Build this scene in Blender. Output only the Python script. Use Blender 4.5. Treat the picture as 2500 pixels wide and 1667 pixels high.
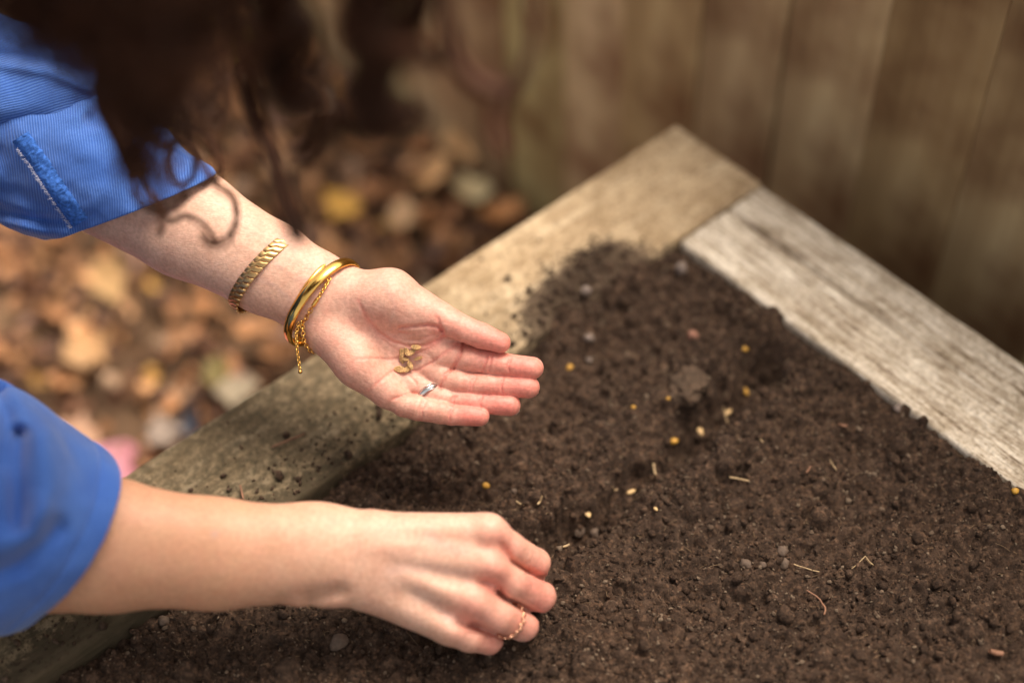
import bpy, math, random
import numpy as np
from mathutils import Vector, Matrix

for o in list(bpy.data.objects):
    bpy.data.objects.remove(o)
random.seed(7)
rng = np.random.default_rng(7)
sc = bpy.context.scene
C = sc.collection

# ------------------------------------------------------------------ camera
F = 3531.3                       # focal length in pixels of the 2500 px wide picture
CX, CY = 1250.0, 833.5
KD = 2500 / 2352
CAM = np.array([0, 0, 0.8])
R = np.array([[0.99868777, -0.05121267, 0.0],
              [-0.03874012, -0.75546313, 0.65404485],
              [-0.03349539, -0.65318659, -0.75645577]])     # rows: world axes in (right, down, forward)
cam_d = bpy.data.cameras.new('camera')
cam = bpy.data.objects.new('camera', cam_d)
C.objects.link(cam)
sc.camera = cam
cam_d.sensor_width = 36
cam_d.lens = F / 2500 * 36
cam_d.clip_start, cam_d.clip_end = 0.02, 60
cam_d.dof.use_dof = True
cam_d.dof.focus_distance = 0.935
cam_d.dof.aperture_fstop = 1.5
M3 = Matrix(((R[0, 0], -R[0, 1], -R[0, 2]), (R[1, 0], -R[1, 1], -R[1, 2]), (R[2, 0], -R[2, 1], -R[2, 2])))
cam.matrix_world = Matrix.Translation(CAM) @ M3.to_4x4()

# ------------------------------------------------------------------ light
SUN_EL, SUN_AZ = math.radians(68), math.radians(50)      # azimuth clockwise from +Y
world = bpy.data.worlds.new('World')
sc.world = world
world.use_nodes = True
wn = world.node_tree
bg = wn.nodes['Background']
sky = wn.nodes.new('ShaderNodeTexSky')
sky.sky_type = 'NISHITA'
sky.sun_disc = False
sky.sun_elevation = SUN_EL
sky.sun_rotation = SUN_AZ
sky.air_density = 1.0
sky.dust_density = 4.0
sky.ozone_density = 0.6
hs = wn.nodes.new('ShaderNodeHueSaturation')
hs.inputs['Saturation'].default_value = 0.35
mixw = wn.nodes.new('ShaderNodeMix')
mixw.data_type = 'RGBA'; mixw.blend_type = 'MULTIPLY'
mixw.inputs[0].default_value = 1.0
mixw.inputs[7].default_value = (1.0, 0.91, 0.79, 1)
wn.links.new(sky.outputs[0], hs.inputs['Color'])
wn.links.new(hs.outputs[0], mixw.inputs[6])
wn.links.new(mixw.outputs[2], bg.inputs['Color'])
bg.inputs['Strength'].default_value = 0.11
sun_d = bpy.data.lights.new('sun', 'SUN')
sun_d.energy = 1.5
sun_d.angle = math.radians(28)
sun_d.color = (1.0, 0.89, 0.75)
sun = bpy.data.objects.new('sun', sun_d)
C.objects.link(sun)
sd = Vector((math.sin(SUN_AZ) * math.cos(SUN_EL), math.cos(SUN_AZ) * math.cos(SUN_EL), math.sin(SUN_EL)))
sun.rotation_euler = sd.to_track_quat('Z', 'Y').to_euler()
sc.view_settings.view_transform = 'Standard'
sc.view_settings.look = 'None'
sc.view_settings.exposure = 1.4
sc.view_settings.gamma = 1
sc.render.engine = 'CYCLES'
sc.cycles.use_denoising = True
sc.cycles.max_bounces = 6
sc.cycles.sample_clamp_indirect = 6

# ------------------------------------------------------------------ helpers
def unproj(x, y, depth):
    """picture pixel (2500 wide) and depth along the axis -> world"""
    x = np.asarray(x, float); y = np.asarray(y, float); depth = np.asarray(depth, float)
    c = np.stack([(x - CX) / F * depth, (y - CY) / F * depth, depth], -1)
    return c @ R.T + CAM

def onplane(x, y, z):
    d = R @ np.array([(x - CX) / F, (y - CY) / F, 1.0])
    return CAM + d * ((z - CAM[2]) / d[2])

def onD(x, y, z):
    return onplane(x * KD, y * KD, z)

def tag(o, label=None, cat=None, group=None, kind=None):
    if label: o['label'] = label
    if cat: o['category'] = cat
    if group: o['group'] = group
    if kind: o['kind'] = kind
    return o

def empty(name, loc=(0, 0, 0)):
    o = bpy.data.objects.new(name, None)
    o.empty_display_size = 0.02
    o.location = loc
    C.objects.link(o)
    return o

def mesh_obj(name, V, Fc, mat=None, parent=None, smooth=True, fix=False, loc=None, attrs=None):
    V = np.asarray(V, np.float32)
    if isinstance(Fc, np.ndarray):
        n = Fc.shape[1]
        if fix:
            T = Fc[:, :3]
            a, b, c = V[T[:, 0]], V[T[:, 1]], V[T[:, 2]]
            vol = np.einsum('ij,ij->i', a, np.cross(b, c)).sum()
            if n == 4:
                a, b, c = V[Fc[:, 0]], V[Fc[:, 2]], V[Fc[:, 3]]
                vol += np.einsum('ij,ij->i', a, np.cross(b, c)).sum()
            if vol < 0: Fc = Fc[:, ::-1]
    if loc is not None:
        V = V - np.asarray(loc, np.float32)
    me = bpy.data.meshes.new(name)
    if isinstance(Fc, np.ndarray):
        me.vertices.add(len(V)); me.vertices.foreach_set('co', V.ravel())
        me.loops.add(Fc.size); me.loops.foreach_set('vertex_index', np.ascontiguousarray(Fc, np.int32).ravel())
        me.polygons.add(len(Fc))
        me.polygons.foreach_set('loop_start', np.arange(0, Fc.size, n, dtype=np.int32))
        me.polygons.foreach_set('loop_total', np.full(len(Fc), n, np.int32))
        me.update(calc_edges=True)
    else:
        me.from_pydata([tuple(map(float, v)) for v in V], [], Fc)
    if smooth:
        me.polygons.foreach_set('use_smooth', np.ones(len(me.polygons), bool))
    if attrs:
        for k, a in attrs.items():
            a = np.asarray(a, np.float32)
            if a.ndim == 1:
                at = me.attributes.new(k, 'FLOAT', 'POINT'); at.data.foreach_set('value', a)
            else:
                at = me.attributes.new(k, 'FLOAT_VECTOR', 'POINT'); at.data.foreach_set('vector', a.ravel())
    o = bpy.data.objects.new(name, me)
    C.objects.link(o)
    if mat: me.materials.append(mat)
    if parent: o.parent = parent
    if loc is not None: o.location = Vector(loc)
    return o

def child_at(o, parent):
    """parent o to an unrotated empty keeping its world place"""
    o.parent = parent
    o.location = Vector(o.location) - Vector(parent.location)
    return o

def hash01(ix, iy, iz, seed):
    h = (ix.astype(np.int64) * 374761393 + iy.astype(np.int64) * 668265263 + iz.astype(np.int64) * 2147483647 % 1000003 * 7919 + seed * 1442695041) & 0xffffffff
    h = (h ^ (h >> 13)) * 1274126177 & 0xffffffff
    h = (h ^ (h >> 16)) * 2246822519 & 0xffffffff
    return ((h ^ (h >> 15)) & 0xffffff).astype(np.float32) / 0xffffff

def vnoise(P, seed=0):
    """value noise, P (...,2 or 3) -> (-1,1)"""
    if P.shape[-1] == 2:
        P = np.concatenate([P, np.zeros(P.shape[:-1] + (1,), P.dtype)], -1)
        flat = True
    else: flat = False
    I = np.floor(P).astype(np.int64); f = (P - I).astype(np.float32)
    f = f * f * (3 - 2 * f)
    out = 0
    for dz in ((0,) if flat else (0, 1)):
        wz = 1 if flat else (f[..., 2] if dz else 1 - f[..., 2])
        for dy in (0, 1):
            wy = f[..., 1] if dy else 1 - f[..., 1]
            for dx in (0, 1):
                wx = f[..., 0] if dx else 1 - f[..., 0]
                out = out + wx * wy * wz * hash01(I[..., 0] + dx, I[..., 1] + dy, I[..., 2] + dz, seed)
    return out * 2 - 1

def fbm(P, octs=4, seed=0, gain=0.5):
    s, a, t = 0, 1, 0
    for i in range(octs):
        s = s + a * vnoise(P * (2.03 ** i) + 17.3 * i, seed + i); t += a; a *= gain
    return s / t

def seg2(px, py, a, b):
    dx, dy = b[0] - a[0], b[1] - a[1]
    t = np.clip(((px - a[0]) * dx + (py - a[1]) * dy) / (dx * dx + dy * dy + 1e-9), 0, 1)
    return np.hypot(px - a[0] - t * dx, py - a[1] - t * dy)

def poly2(px, py, pts):
    d = None
    for a, b in zip(pts[:-1], pts[1:]):
        e = seg2(px, py, a, b)
        d = e if d is None else np.minimum(d, e)
    return d

def sstep(x, a, b):
    t = np.clip((x - a) / (b - a), 0, 1)
    return t * t * (3 - 2 * t)

# ---- signed distance volumes ------------------------------------------------
def smin(a, b, k):
    h = np.clip(0.5 + 0.5 * (b - a) / k, 0, 1)
    return b + (a - b) * h - k * h * (1 - h)

class Vol:
    def __init__(s, lo, hi, h):
        s.lo = np.array(lo, np.float32); s.h = h
        s.n = np.ceil((np.array(hi) - s.lo) / h).astype(int) + 1
        s.D = np.full(s.n, 90, np.float32)
        s.ax = [s.lo[i] + np.arange(s.n[i], dtype=np.float32) * h for i in range(3)]
    def block(s, pts, pad):
        P = np.array(pts, float)
        lo = np.floor((P.min(0) - pad - s.lo) / s.h).astype(int); hi = np.ceil((P.max(0) + pad - s.lo) / s.h).astype(int) + 1
        lo = np.clip(lo, 0, s.n); hi = np.clip(hi, 0, s.n)
        return tuple(slice(a, b) for a, b in zip(lo, hi))
    def grid(s, b):
        return (s.ax[0][b[0]][:, None, None], s.ax[1][b[1]][None, :, None], s.ax[2][b[2]][None, None, :])
    def cone_d(s, b, p, q, ra, rb, fz=1.0):
        X, Y, Z = s.grid(b)
        ax, ay, az = p; dx, dy, dz = q[0] - ax, q[1] - ay, (q[2] - az) * fz
        X = X - ax; Y = Y - ay; Z = (Z - az) * fz
        L = dx * dx + dy * dy + dz * dz + 1e-9
        t = np.clip((X * dx + Y * dy + Z * dz) / L, 0, 1)
        d = np.sqrt((X - t * dx) ** 2 + (Y - t * dy) ** 2 + (Z - t * dz) ** 2)
        return d - (ra + (rb - ra) * t)
    def cone(s, p, q, ra, rb, k=8, fz=1.0):
        b = s.block([p, q], max(ra, rb) + k + 6)
        s.D[b] = smin(s.D[b], s.cone_d(b, p, q, ra, rb, fz), k)
    def finger(s, base, bones, k, kb=6):
        """bones: list of (p,q,ra,rb); joined smoothly to the palm volume base, only touching other fingers"""
        pts = [x for bn in bones for x in bn[:2]]
        b = s.block(pts, max(max(bn[2], bn[3]) for bn in bones) + k + 6)
        Fv = None
        for bn in bones:
            d = s.cone_d(b, *bn[:4])
            Fv = d if Fv is None else smin(Fv, d, kb)
        s.D[b] = smin(s.D[b], smin(base[b], Fv, k), 1.6)
    def dent(s, pts, w, depth, zr=None, taper=False):
        """press a line seen from the front into the surface (depth<0 raises it)"""
        b = s.block([(p[0], p[1], s.lo[2]) for p in pts] + [(pts[0][0], pts[0][1], s.lo[2] + s.n[2] * s.h)], w * 2.6)
        if zr is not None:
            k0 = int(np.clip((zr - s.lo[2]) / s.h, 0, s.n[2])); b = (b[0], b[1], slice(k0, s.n[2]))
        X, Y, Z = s.grid(b)
        PX, PY = X[..., 0], Y[..., 0]
        acc = None; tot = sum(math.hypot(q[0] - p[0], q[1] - p[1]) for p, q in zip(pts[:-1], pts[1:])); run = 0
        for p, q in zip(pts[:-1], pts[1:]):
            dx, dy = q[0] - p[0], q[1] - p[1]; L = math.hypot(dx, dy)
            t = np.clip(((PX - p[0]) * dx + (PY - p[1]) * dy) / (L * L + 1e-9), 0, 1)
            d = np.hypot(PX - p[0] - t * dx, PY - p[1] - t * dy)
            u = (run + t * L) / tot; run += L
            a = np.exp(-(d / w) ** 2) * (np.minimum(1, 4 * np.minimum(u, 1 - u)) if taper else 1)
            acc = a if acc is None else np.maximum(acc, a)
        s.D[b] += (depth * acc)[:, :, None]
    def front(s, x, y):
        i = int(round((x - s.lo[0]) / s.h)); j = int(round((y - s.lo[1]) / s.h))
        col = s.D[i, j]
        k = np.nonzero(col < 0)[0]
        return None if len(k) == 0 else s.ax[2][k[-1]] + s.h * 0.5
    def mesh(s):
        D = s.D; ins = D < 0
        sm = np.zeros(tuple(s.n - 1), np.uint8)
        offs = [(i, j, k) for i in (0, 1) for j in (0, 1) for k in (0, 1)]
        nx, ny, nz = s.n
        for i, j, k in offs:
            sm += ins[i:nx - 1 + i, j:ny - 1 + j, k:nz - 1 + k]
        I, J, K = np.nonzero((sm > 0) & (sm < 8))
        val = {o: D[I + o[0], J + o[1], K + o[2]] for o in offs}
        acc = np.zeros((len(I), 3), np.float32); cnt = np.zeros(len(I), np.float32)
        for o in offs:
            for a in range(3):
                if o[a] == 0:
                    q = list(o); q[a] = 1; q = tuple(q)
                    va, vb = val[o], val[q]
                    m = (va < 0) != (vb < 0)
                    t = np.where(m, va / np.where(m, va - vb, 1), 0)
                    pt = np.zeros((len(I), 3), np.float32) + np.array(o, np.float32)
                    pt[:, a] += t
                    acc[m] += pt[m]; cnt[m] += 1
        V = (acc / cnt[:, None] + np.stack([I, J, K], -1)) * s.h + s.lo
        idx = np.full(tuple(s.n - 1), -1, np.int32); idx[I, J, K] = np.arange(len(I))
        Q = []
        for a in range(3):
            A = [slice(1, n - 1) for n in s.n]; A[a] = slice(0, s.n[a] - 1)
            Bs = list(A); Bs[a] = slice(1, s.n[a])
            x0 = ins[tuple(A)]; x1 = ins[tuple(Bs)]
            m = np.array(np.nonzero(x0 != x1)).T + np.array([0 if i == a else 1 for i in range(3)])
            sg = ins[m[:, 0], m[:, 1], m[:, 2]]
            u, v = (a + 1) % 3, (a + 2) % 3
            du = np.zeros(3, int); du[u] = 1; dv = np.zeros(3, int); dv[v] = 1
            q = np.stack([idx[tuple((m - du - dv).T)], idx[tuple((m - dv).T)], idx[tuple(m.T)], idx[tuple((m - du).T)]], -1)
            q[~sg] = q[~sg][:, ::-1]
            Q.append(q)
        Q = np.concatenate(Q)
        Q = Q[(Q >= 0).all(1)]
        return V, Q

def px_world(V, d0):
    """(x, y, z) pixels with z towards the camera, at base depth d0 -> world"""
    return unproj(V[:, 0], V[:, 1], d0 - V[:, 2] * d0 / F)

def tubes(paths, radii, sides=6, closed=False, cap=True):
    """many tubes as one vertex/face set; paths list of (n,3)"""
    Vs, Fs, off = [], [], 0
    ang = np.arange(sides) * 2 * math.pi / sides
    for P, r in zip(paths, radii):
        P = np.asarray(P, float); n = len(P)
        T = (np.roll(P, -1, 0) - np.roll(P, 1, 0)) if closed else np.gradient(P, axis=0)
        T /= np.linalg.norm(T, axis=1)[:, None] + 1e-12
        up = np.array([0.31, 0.22, 0.92])
        N = np.cross(T, up); N /= np.linalg.norm(N, axis=1)[:, None] + 1e-9
        B = np.cross(T, N)
        r = np.broadcast_to(np.asarray(r, float), (n,))
        ring = P[:, None] + r[:, None, None] * (np.cos(ang)[None, :, None] * N[:, None] + np.sin(ang)[None, :, None] * B[:, None])
        Vs.append(ring.reshape(-1, 3))
        i = np.arange(n if closed else n - 1)[:, None]; j = np.arange(sides)[None]
        i2 = (i + 1) % n; j2 = (j + 1) % sides
        Fs.append(np.stack([i * sides + j, i * sides + j2, i2 * sides + j2, i2 * sides + j], -1).reshape(-1, 4) + off)
        off += n * sides
    return np.concatenate(Vs), np.concatenate(Fs)

def ico(sub=1):
    import bmesh
    bm = bmesh.new(); bmesh.ops.create_icosphere(bm, subdivisions=sub, radius=1)
    V = np.array([v.co[:] for v in bm.verts]); T = np.array([[v.index for v in f.verts] for f in bm.faces])
    bm.free()
    return V, T

# ------------------------------------------------------------------ materials
def mat_new(name):
    m = bpy.data.materials.new(name); m.use_nodes = True
    return m, m.node_tree, m.node_tree.nodes['Principled BSDF']

def ramp(nt, fac, stops):
    r = nt.nodes.new('ShaderNodeValToRGB')
    el = r.color_ramp.elements
    while len(el) < len(stops): el.new(0.5)
    for e, (p, c) in zip(el, stops):
        e.position = p; e.color = (*c, 1)
    if fac is not None: nt.links.new(fac, r.inputs[0])
    return r.outputs[0]

def coords(nt, scale=(1, 1, 1), rot=(0, 0, 0), kind='Object', attr=None):
    if attr:
        tc = nt.nodes.new('ShaderNodeAttribute'); tc.attribute_name = attr; out = tc.outputs['Vector']
    else:
        tc = nt.nodes.new('ShaderNodeTexCoord'); out = tc.outputs[kind]
    mp = nt.nodes.new('ShaderNodeMapping')
    mp.inputs['Scale'].default_value = scale; mp.inputs['Rotation'].default_value = rot
    nt.links.new(out, mp.inputs[0])
    return mp.outputs[0]

def noise(nt, vec, scale, detail=4, rough=0.55, dist=0):
    n = nt.nodes.new('ShaderNodeTexNoise')
    n.inputs['Scale'].default_value = scale; n.inputs['Detail'].default_value = detail
    n.inputs['Roughness'].default_value = rough; n.inputs['Distortion'].default_value = dist
    nt.links.new(vec, n.inputs['Vector'])
    return n.outputs[0]

def mix(nt, fac, a, b, mode='MIX'):
    m = nt.nodes.new('ShaderNodeMix'); m.data_type = 'RGBA'; m.blend_type = mode
    for s, v in ((m.inputs[0], fac), (m.inputs[6], a), (m.inputs[7], b)):
        if hasattr(v, 'links'): nt.links.new(v, s)
        elif isinstance(v, tuple): s.default_value = (*v, 1)
        else: s.default_value = v
    return m.outputs[2]

def math_n(nt, op, a, b=0.5, c=None):
    m = nt.nodes.new('ShaderNodeMath'); m.operation = op
    for s, v in zip(m.inputs, (a, b, c)):
        if v is None: continue
        if hasattr(v, 'links'): nt.links.new(v, s)
        else: s.default_value = v
    return m.outputs[0]

def bump(nt, h, strength, dist, bsdf, prev=None):
    b = nt.nodes.new('ShaderNodeBump')
    b.inputs['Strength'].default_value = strength; b.inputs['Distance'].default_value = dist
    nt.links.new(h, b.inputs['Height'])
    if prev is not None: nt.links.new(prev, b.inputs['Normal'])
    nt.links.new(b.outputs[0], bsdf.inputs['Normal'])
    return b.outputs[0]

def attr_fac(nt, name):
    a = nt.nodes.new('ShaderNodeAttribute'); a.attribute_name = name
    return a.outputs['Fac']

def m_skin():
    m, nt, b = mat_new('skin')
    v = coords(nt)
    n1 = noise(nt, v, 45, 4); n2 = noise(nt, v, 420, 3); n3 = noise(nt, v, 14, 2)
    base = ramp(nt, n1, [(0.3, (0.63, 0.385, 0.29)), (0.7, (0.72, 0.465, 0.365))])
    tan = mix(nt, attr_fac(nt, 'tan'), base, (0.58, 0.315, 0.19))
    fl = math_n(nt, 'MULTIPLY', attr_fac(nt, 'flush'), ramp(nt, n3, [(0.3, (0.75,) * 3), (0.7, (1.1,) * 3)]))
    pink = mix(nt, fl, tan, (0.70, 0.235, 0.19))
    vein = mix(nt, attr_fac(nt, 'vein'), pink, (0.41, 0.30, 0.28))
    vo2 = nt.nodes.new('ShaderNodeTexVoronoi'); vo2.inputs['Scale'].default_value = 130; nt.links.new(v, vo2.inputs['Vector'])
    fr_ = math_n(nt, 'MULTIPLY', ramp(nt, vo2.outputs['Distance'], [(0.05, (1, 1, 1)), (0.16, (0, 0, 0))]), ramp(nt, noise(nt, v, 60, 2), [(0.52, (0, 0, 0)), (0.62, (0.5,) * 3)]))
    vein = mix(nt, math_n(nt, 'MULTIPLY', fr_, attr_fac(nt, 'tan')), vein, (0.36, 0.18, 0.11))
    vein = mix(nt, 0.3, vein, ramp(nt, noise(nt, v, 90, 5, 0.65), [(0.36, (0.93, 0.80, 0.76)), (0.5, (1, 0.97, 0.96)), (0.66, (1.06, 1.06, 1.06))]), 'MULTIPLY')
    mott = mix(nt, 0.35, vein, ramp(nt, n2, [(0.35, (0.5, 0.45, 0.42)), (0.65, (1, 1, 1))]), 'MULTIPLY')
    nt.links.new(mott, b.inputs['Base Color'])
    b.inputs['Roughness'].default_value = 0.48
    b.inputs['Specular IOR Level'].default_value = 0.38
    b.inputs['Subsurface Weight'].default_value = 0.22
    b.inputs['Subsurface Radius'].default_value = (1.0, 0.35, 0.2)
    b.inputs['Subsurface Scale'].default_value = 0.008
    vo = nt.nodes.new('ShaderNodeTexVoronoi'); vo.inputs['Scale'].default_value = 900
    nt.links.new(v, vo.inputs['Vector'])
    w = noise(nt, coords(nt, (300, 900, 900), (0, 0, 0.5)), 1, 3)
    p = bump(nt, w, 0.4, 0.0007, b)
    bump(nt, vo.outputs[0], 0.12, 0.0003, b, p)
    return m

def m_simple(name, col, rough=0.6, metal=0, spec=0.5, var=0.0, scale=80, bmp=0, bd=0.001):
    m, nt, b = mat_new(name)
    v = coords(nt)
    n = noise(nt, v, scale, 4)
    lo = tuple(c * (1 - var) for c in col); hi = tuple(min(1, c * (1 + var)) for c in col)
    nt.links.new(ramp(nt, n, [(0.3, lo), (0.7, hi)]), b.inputs['Base Color'])
    b.inputs['Roughness'].default_value = rough; b.inputs['Metallic'].default_value = metal
    b.inputs['Specular IOR Level'].default_value = spec
    if bmp: bump(nt, noise(nt, v, scale * 3, 4), bmp, bd, b)
    return m

def m_cloth():
    m, nt, b = mat_new('blue_twill')
    tc = nt.nodes.new('ShaderNodeAttribute'); tc.attribute_name = 'weave'
    sp = nt.nodes.new('ShaderNodeSeparateXYZ'); nt.links.new(tc.outputs['Vector'], sp.inputs[0])
    v = coords(nt)
    wob = math_n(nt, 'MULTIPLY', noise(nt, v, 30, 2), 1.2)
    ph = math_n(nt, 'ADD', math_n(nt, 'MULTIPLY', sp.outputs[0], 2 * math.pi), wob)
    s = math_n(nt, 'MULTIPLY_ADD', math_n(nt, 'SINE', ph, 0), 0.5, 0.5)
    s2 = math_n(nt, 'MULTIPLY', s, ramp(nt, noise(nt, v, 25, 2), [(0.35, (0.35,) * 3), (0.6, (0.8,) * 3)]))
    col = mix(nt, s2, (0.032, 0.105, 0.41), (0.125, 0.25, 0.62))
    n = noise(nt, v, 600, 3)
    col = mix(nt, 0.3, col, ramp(nt, n, [(0.3, (0.55,) * 3), (0.7, (1.0,) * 3)]), 'MULTIPLY')
    col = mix(nt, 0.5, col, ramp(nt, noise(nt, v, 18, 3), [(0.35, (0.6, 0.7, 0.8)), (0.65, (1, 1, 1))]), 'MULTIPLY')
    nt.links.new(col, b.inputs['Base Color'])
    b.inputs['Roughness'].default_value = 0.85
    b.inputs['Specular IOR Level'].default_value = 0.15
    b.inputs['Sheen Weight'].default_value = 0.25
    b.inputs['Sheen Roughness'].default_value = 0.5
    p = bump(nt, s, 0.35, 0.0006, b)
    bump(nt, noise(nt, v, 60, 4), 0.3, 0.004, b, p)
    return m

def m_soil():
    m, nt, b = mat_new('soil')
    v = coords(nt)
    n1 = noise(nt, v, 12, 5); n2 = noise(nt, v, 160, 6, 0.7); n3 = noise(nt, v, 900, 3, 0.7)
    c = ramp(nt, n2, [(0.25, (0.020, 0.012, 0.008)), (0.5, (0.054, 0.034, 0.0235)), (0.75, (0.135, 0.092, 0.067))])
    c = mix(nt, 0.6, c, ramp(nt, n1, [(0.35, (0.7, 0.66, 0.62)), (0.65, (1.15, 1.08, 1.0))]), 'MULTIPLY')
    c = mix(nt, ramp(nt, n3, [(0.68, (0, 0, 0)), (0.76, (0.5,) * 3)]), c, (0.24, 0.17, 0.12))
    nt.links.new(c, b.inputs['Base Color'])
    b.inputs['Roughness'].default_value = 0.9
    b.inputs['Specular IOR Level'].default_value = 0.25
    vo = nt.nodes.new('ShaderNodeTexVoronoi'); vo.inputs['Scale'].default_value = 520
    nt.links.new(v, vo.inputs['Vector'])
    sepv = nt.nodes.new('ShaderNodeSeparateColor'); nt.links.new(vo.outputs['Color'], sepv.inputs[0])
    c = mix(nt, 0.75, c, ramp(nt, sepv.outputs[0], [(0.0, (0.55, 0.52, 0.5)), (0.75, (1.05, 1.0, 0.97)), (1.0, (1.9, 1.75, 1.6))]), 'MULTIPLY')
    c = mix(nt, 1.0, c, (1.14, 1.11, 1.08), 'MULTIPLY')
    c = mix(nt, attr_fac(nt, 'light'), c, (0.23, 0.165, 0.115))
    c = mix(nt, attr_fac(nt, 'black'), c, (0.010, 0.007, 0.005))
    nt.links.new(c, b.inputs['Base Color'])
    p = bump(nt, n2, 1.0, 0.004, b)
    p = bump(nt, vo.outputs[0], -1.0, 0.0016, b, p)
    bump(nt, n3, 0.8, 0.0014, b, p)
    return m

def m_wood(name, stops, dirt_col, ang, fine=1.0, spots=0.5, dirt_attr=True):
    """weathered timber; grain runs along the attribute vector 'grain'.x"""
    m, nt, b = mat_new(name)
    g = coords(nt, (6, 120 * fine, 120), attr='grain')
    g2 = coords(nt, (40, 160, 160), attr='grain')
    g3 = g3_ = coords(nt, (1, 1, 1), attr='grain')
    streak0 = noise(nt, g, 1.0, 6, 0.65, 0.4)
    streak1 = noise(nt, coords(nt, (34, 330 * fine, 330), attr='grain'), 1.0, 4, 0.7, 0.3)
    streak = math_n(nt, 'ADD', math_n(nt, 'MULTIPLY', streak0, 0.45), math_n(nt, 'MULTIPLY', streak1, 0.55))
    mott = noise(nt, g3_, 260, 4, 0.7)
    blot = noise(nt, g3, 38, 5, 0.65)
    c = ramp(nt, streak, stops)
    c = mix(nt, 0.75, c, ramp(nt, blot, [(0.36, (0.62, 0.55, 0.46)), (0.5, (0.95, 0.9, 0.85)), (0.66, (1.22, 1.2, 1.16))]), 'MULTIPLY')
    c = mix(nt, 0.8, c, ramp(nt, mott, [(0.34, (0.5, 0.44, 0.36)), (0.48, (0.95, 0.93, 0.9)), (0.68, (1.3, 1.28, 1.22))]), 'MULTIPLY')
    sp = noise(nt, g2, 2.2, 5, 0.7)
    c = mix(nt, ramp(nt, sp, [(0.56, (0, 0, 0)), (0.68, (spots,) * 3)]), c, (0.08, 0.055, 0.035))
    if dirt_attr:
        dn = noise(nt, g3, 140, 6, 0.75)
        d = math_n(nt, 'ADD', math_n(nt, 'SUBTRACT', dn, 0.5), math_n(nt, 'SUBTRACT', attr_fac(nt, 'dirt'), 0.5))
        c = mix(nt, ramp(nt, d, [(0.0, (0, 0, 0)), (0.12, (0.9,) * 3)]), c, dirt_col)
        md = attr_fac(nt, 'mould_shade')
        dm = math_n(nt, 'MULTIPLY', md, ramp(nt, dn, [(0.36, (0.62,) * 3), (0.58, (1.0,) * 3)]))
        c = mix(nt, dm, c, (0.060, 0.047, 0.027))  # dark olive: greenish grime and painted-in shade together
    nt.links.new(c, b.inputs['Base Color'])
    b.inputs['Roughness'].default_value = 0.85
    b.inputs['Specular IOR Level'].default_value = 0.2
    p = bump(nt, streak, 0.7, 0.0025, b)
    bump(nt, noise(nt, g3, 420, 4, 0.7), 0.5, 0.001, b, p)
    return m

SKIN = m_skin()
CLOTH = m_cloth()
SOIL = m_soil()
GOLD = m_simple('gold', (0.83, 0.50, 0.13), 0.16, 1.0, var=0.1, scale=200, bmp=0.05, bd=0.0003)
GOLD_D = m_simple('brushed_gold', (0.56, 0.36, 0.16), 0.36, 1.0, var=0.2, scale=900, bmp=0.3, bd=0.0002)
ROSE = m_simple('rose_gold', (0.75, 0.42, 0.28), 0.25, 1.0)
SILVER = m_simple('silver', (0.62, 0.61, 0.60), 0.2, 1.0)
NAIL = m_simple('nail', (0.74, 0.48, 0.41), 0.25, 0, 0.5)
HAIR = m_simple('dark_brown_hair', (0.050, 0.018, 0.008), 0.55, 0, 0.2, var=0.5, scale=30)
JEANS = m_simple('denim', (0.03, 0.045, 0.08), 0.9, 0, 0.1, var=0.3, scale=400)
FRAY = m_simple('frayed_thread', (0.45, 0.47, 0.62), 0.9)
TIM_R = m_wood('weathered_grey_timber', [(0.38, (0.15, 0.105, 0.07)), (0.46, (0.44, 0.38, 0.31)), (0.55, (0.62, 0.57, 0.50)), (0.66, (0.78, 0.74, 0.68))], (0.07, 0.045, 0.03), 0, 1.0, 0.45)
TIM_L = m_wood('weathered_tan_timber', [(0.25, (0.25, 0.175, 0.105)), (0.5, (0.44, 0.34, 0.225)), (0.75, (0.60, 0.51, 0.38))], (0.07, 0.045, 0.03), 0, 0.35, 0.6)

# ------------------------------------------------------------------ bed frame geometry
A0 = np.array([0.145, 0.921]); U = np.array([-0.7811, -0.6244]); Vv = np.array([0.6244, -0.7811])
WL, WR = 0.0973, 0.0928
GZ = -0.38                                        # ground around the bed
def bedxy(s, t): return A0 + U * s + Vv * t
def st_of(p):
    q = np.asarray(p)[..., :2] - A0
    return q @ U, q @ Vv

# furrow line, picked on the soil
fur = [st_of(onD(x, y, -0.02)) for x, y in ((1840, 800), (1760, 850), (1690, 905), (1600, 990), (1550, 1035), (1450, 1115), (1370, 1180), (1290, 1235), (1180, 1290))]
clod_st = st_of(onD(1583, 880, -0.01))
spill = [st_of(onD(*p, 0)) for p in ((1405, 605), (1370, 625), (1320, 660), (1265, 712))]

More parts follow.
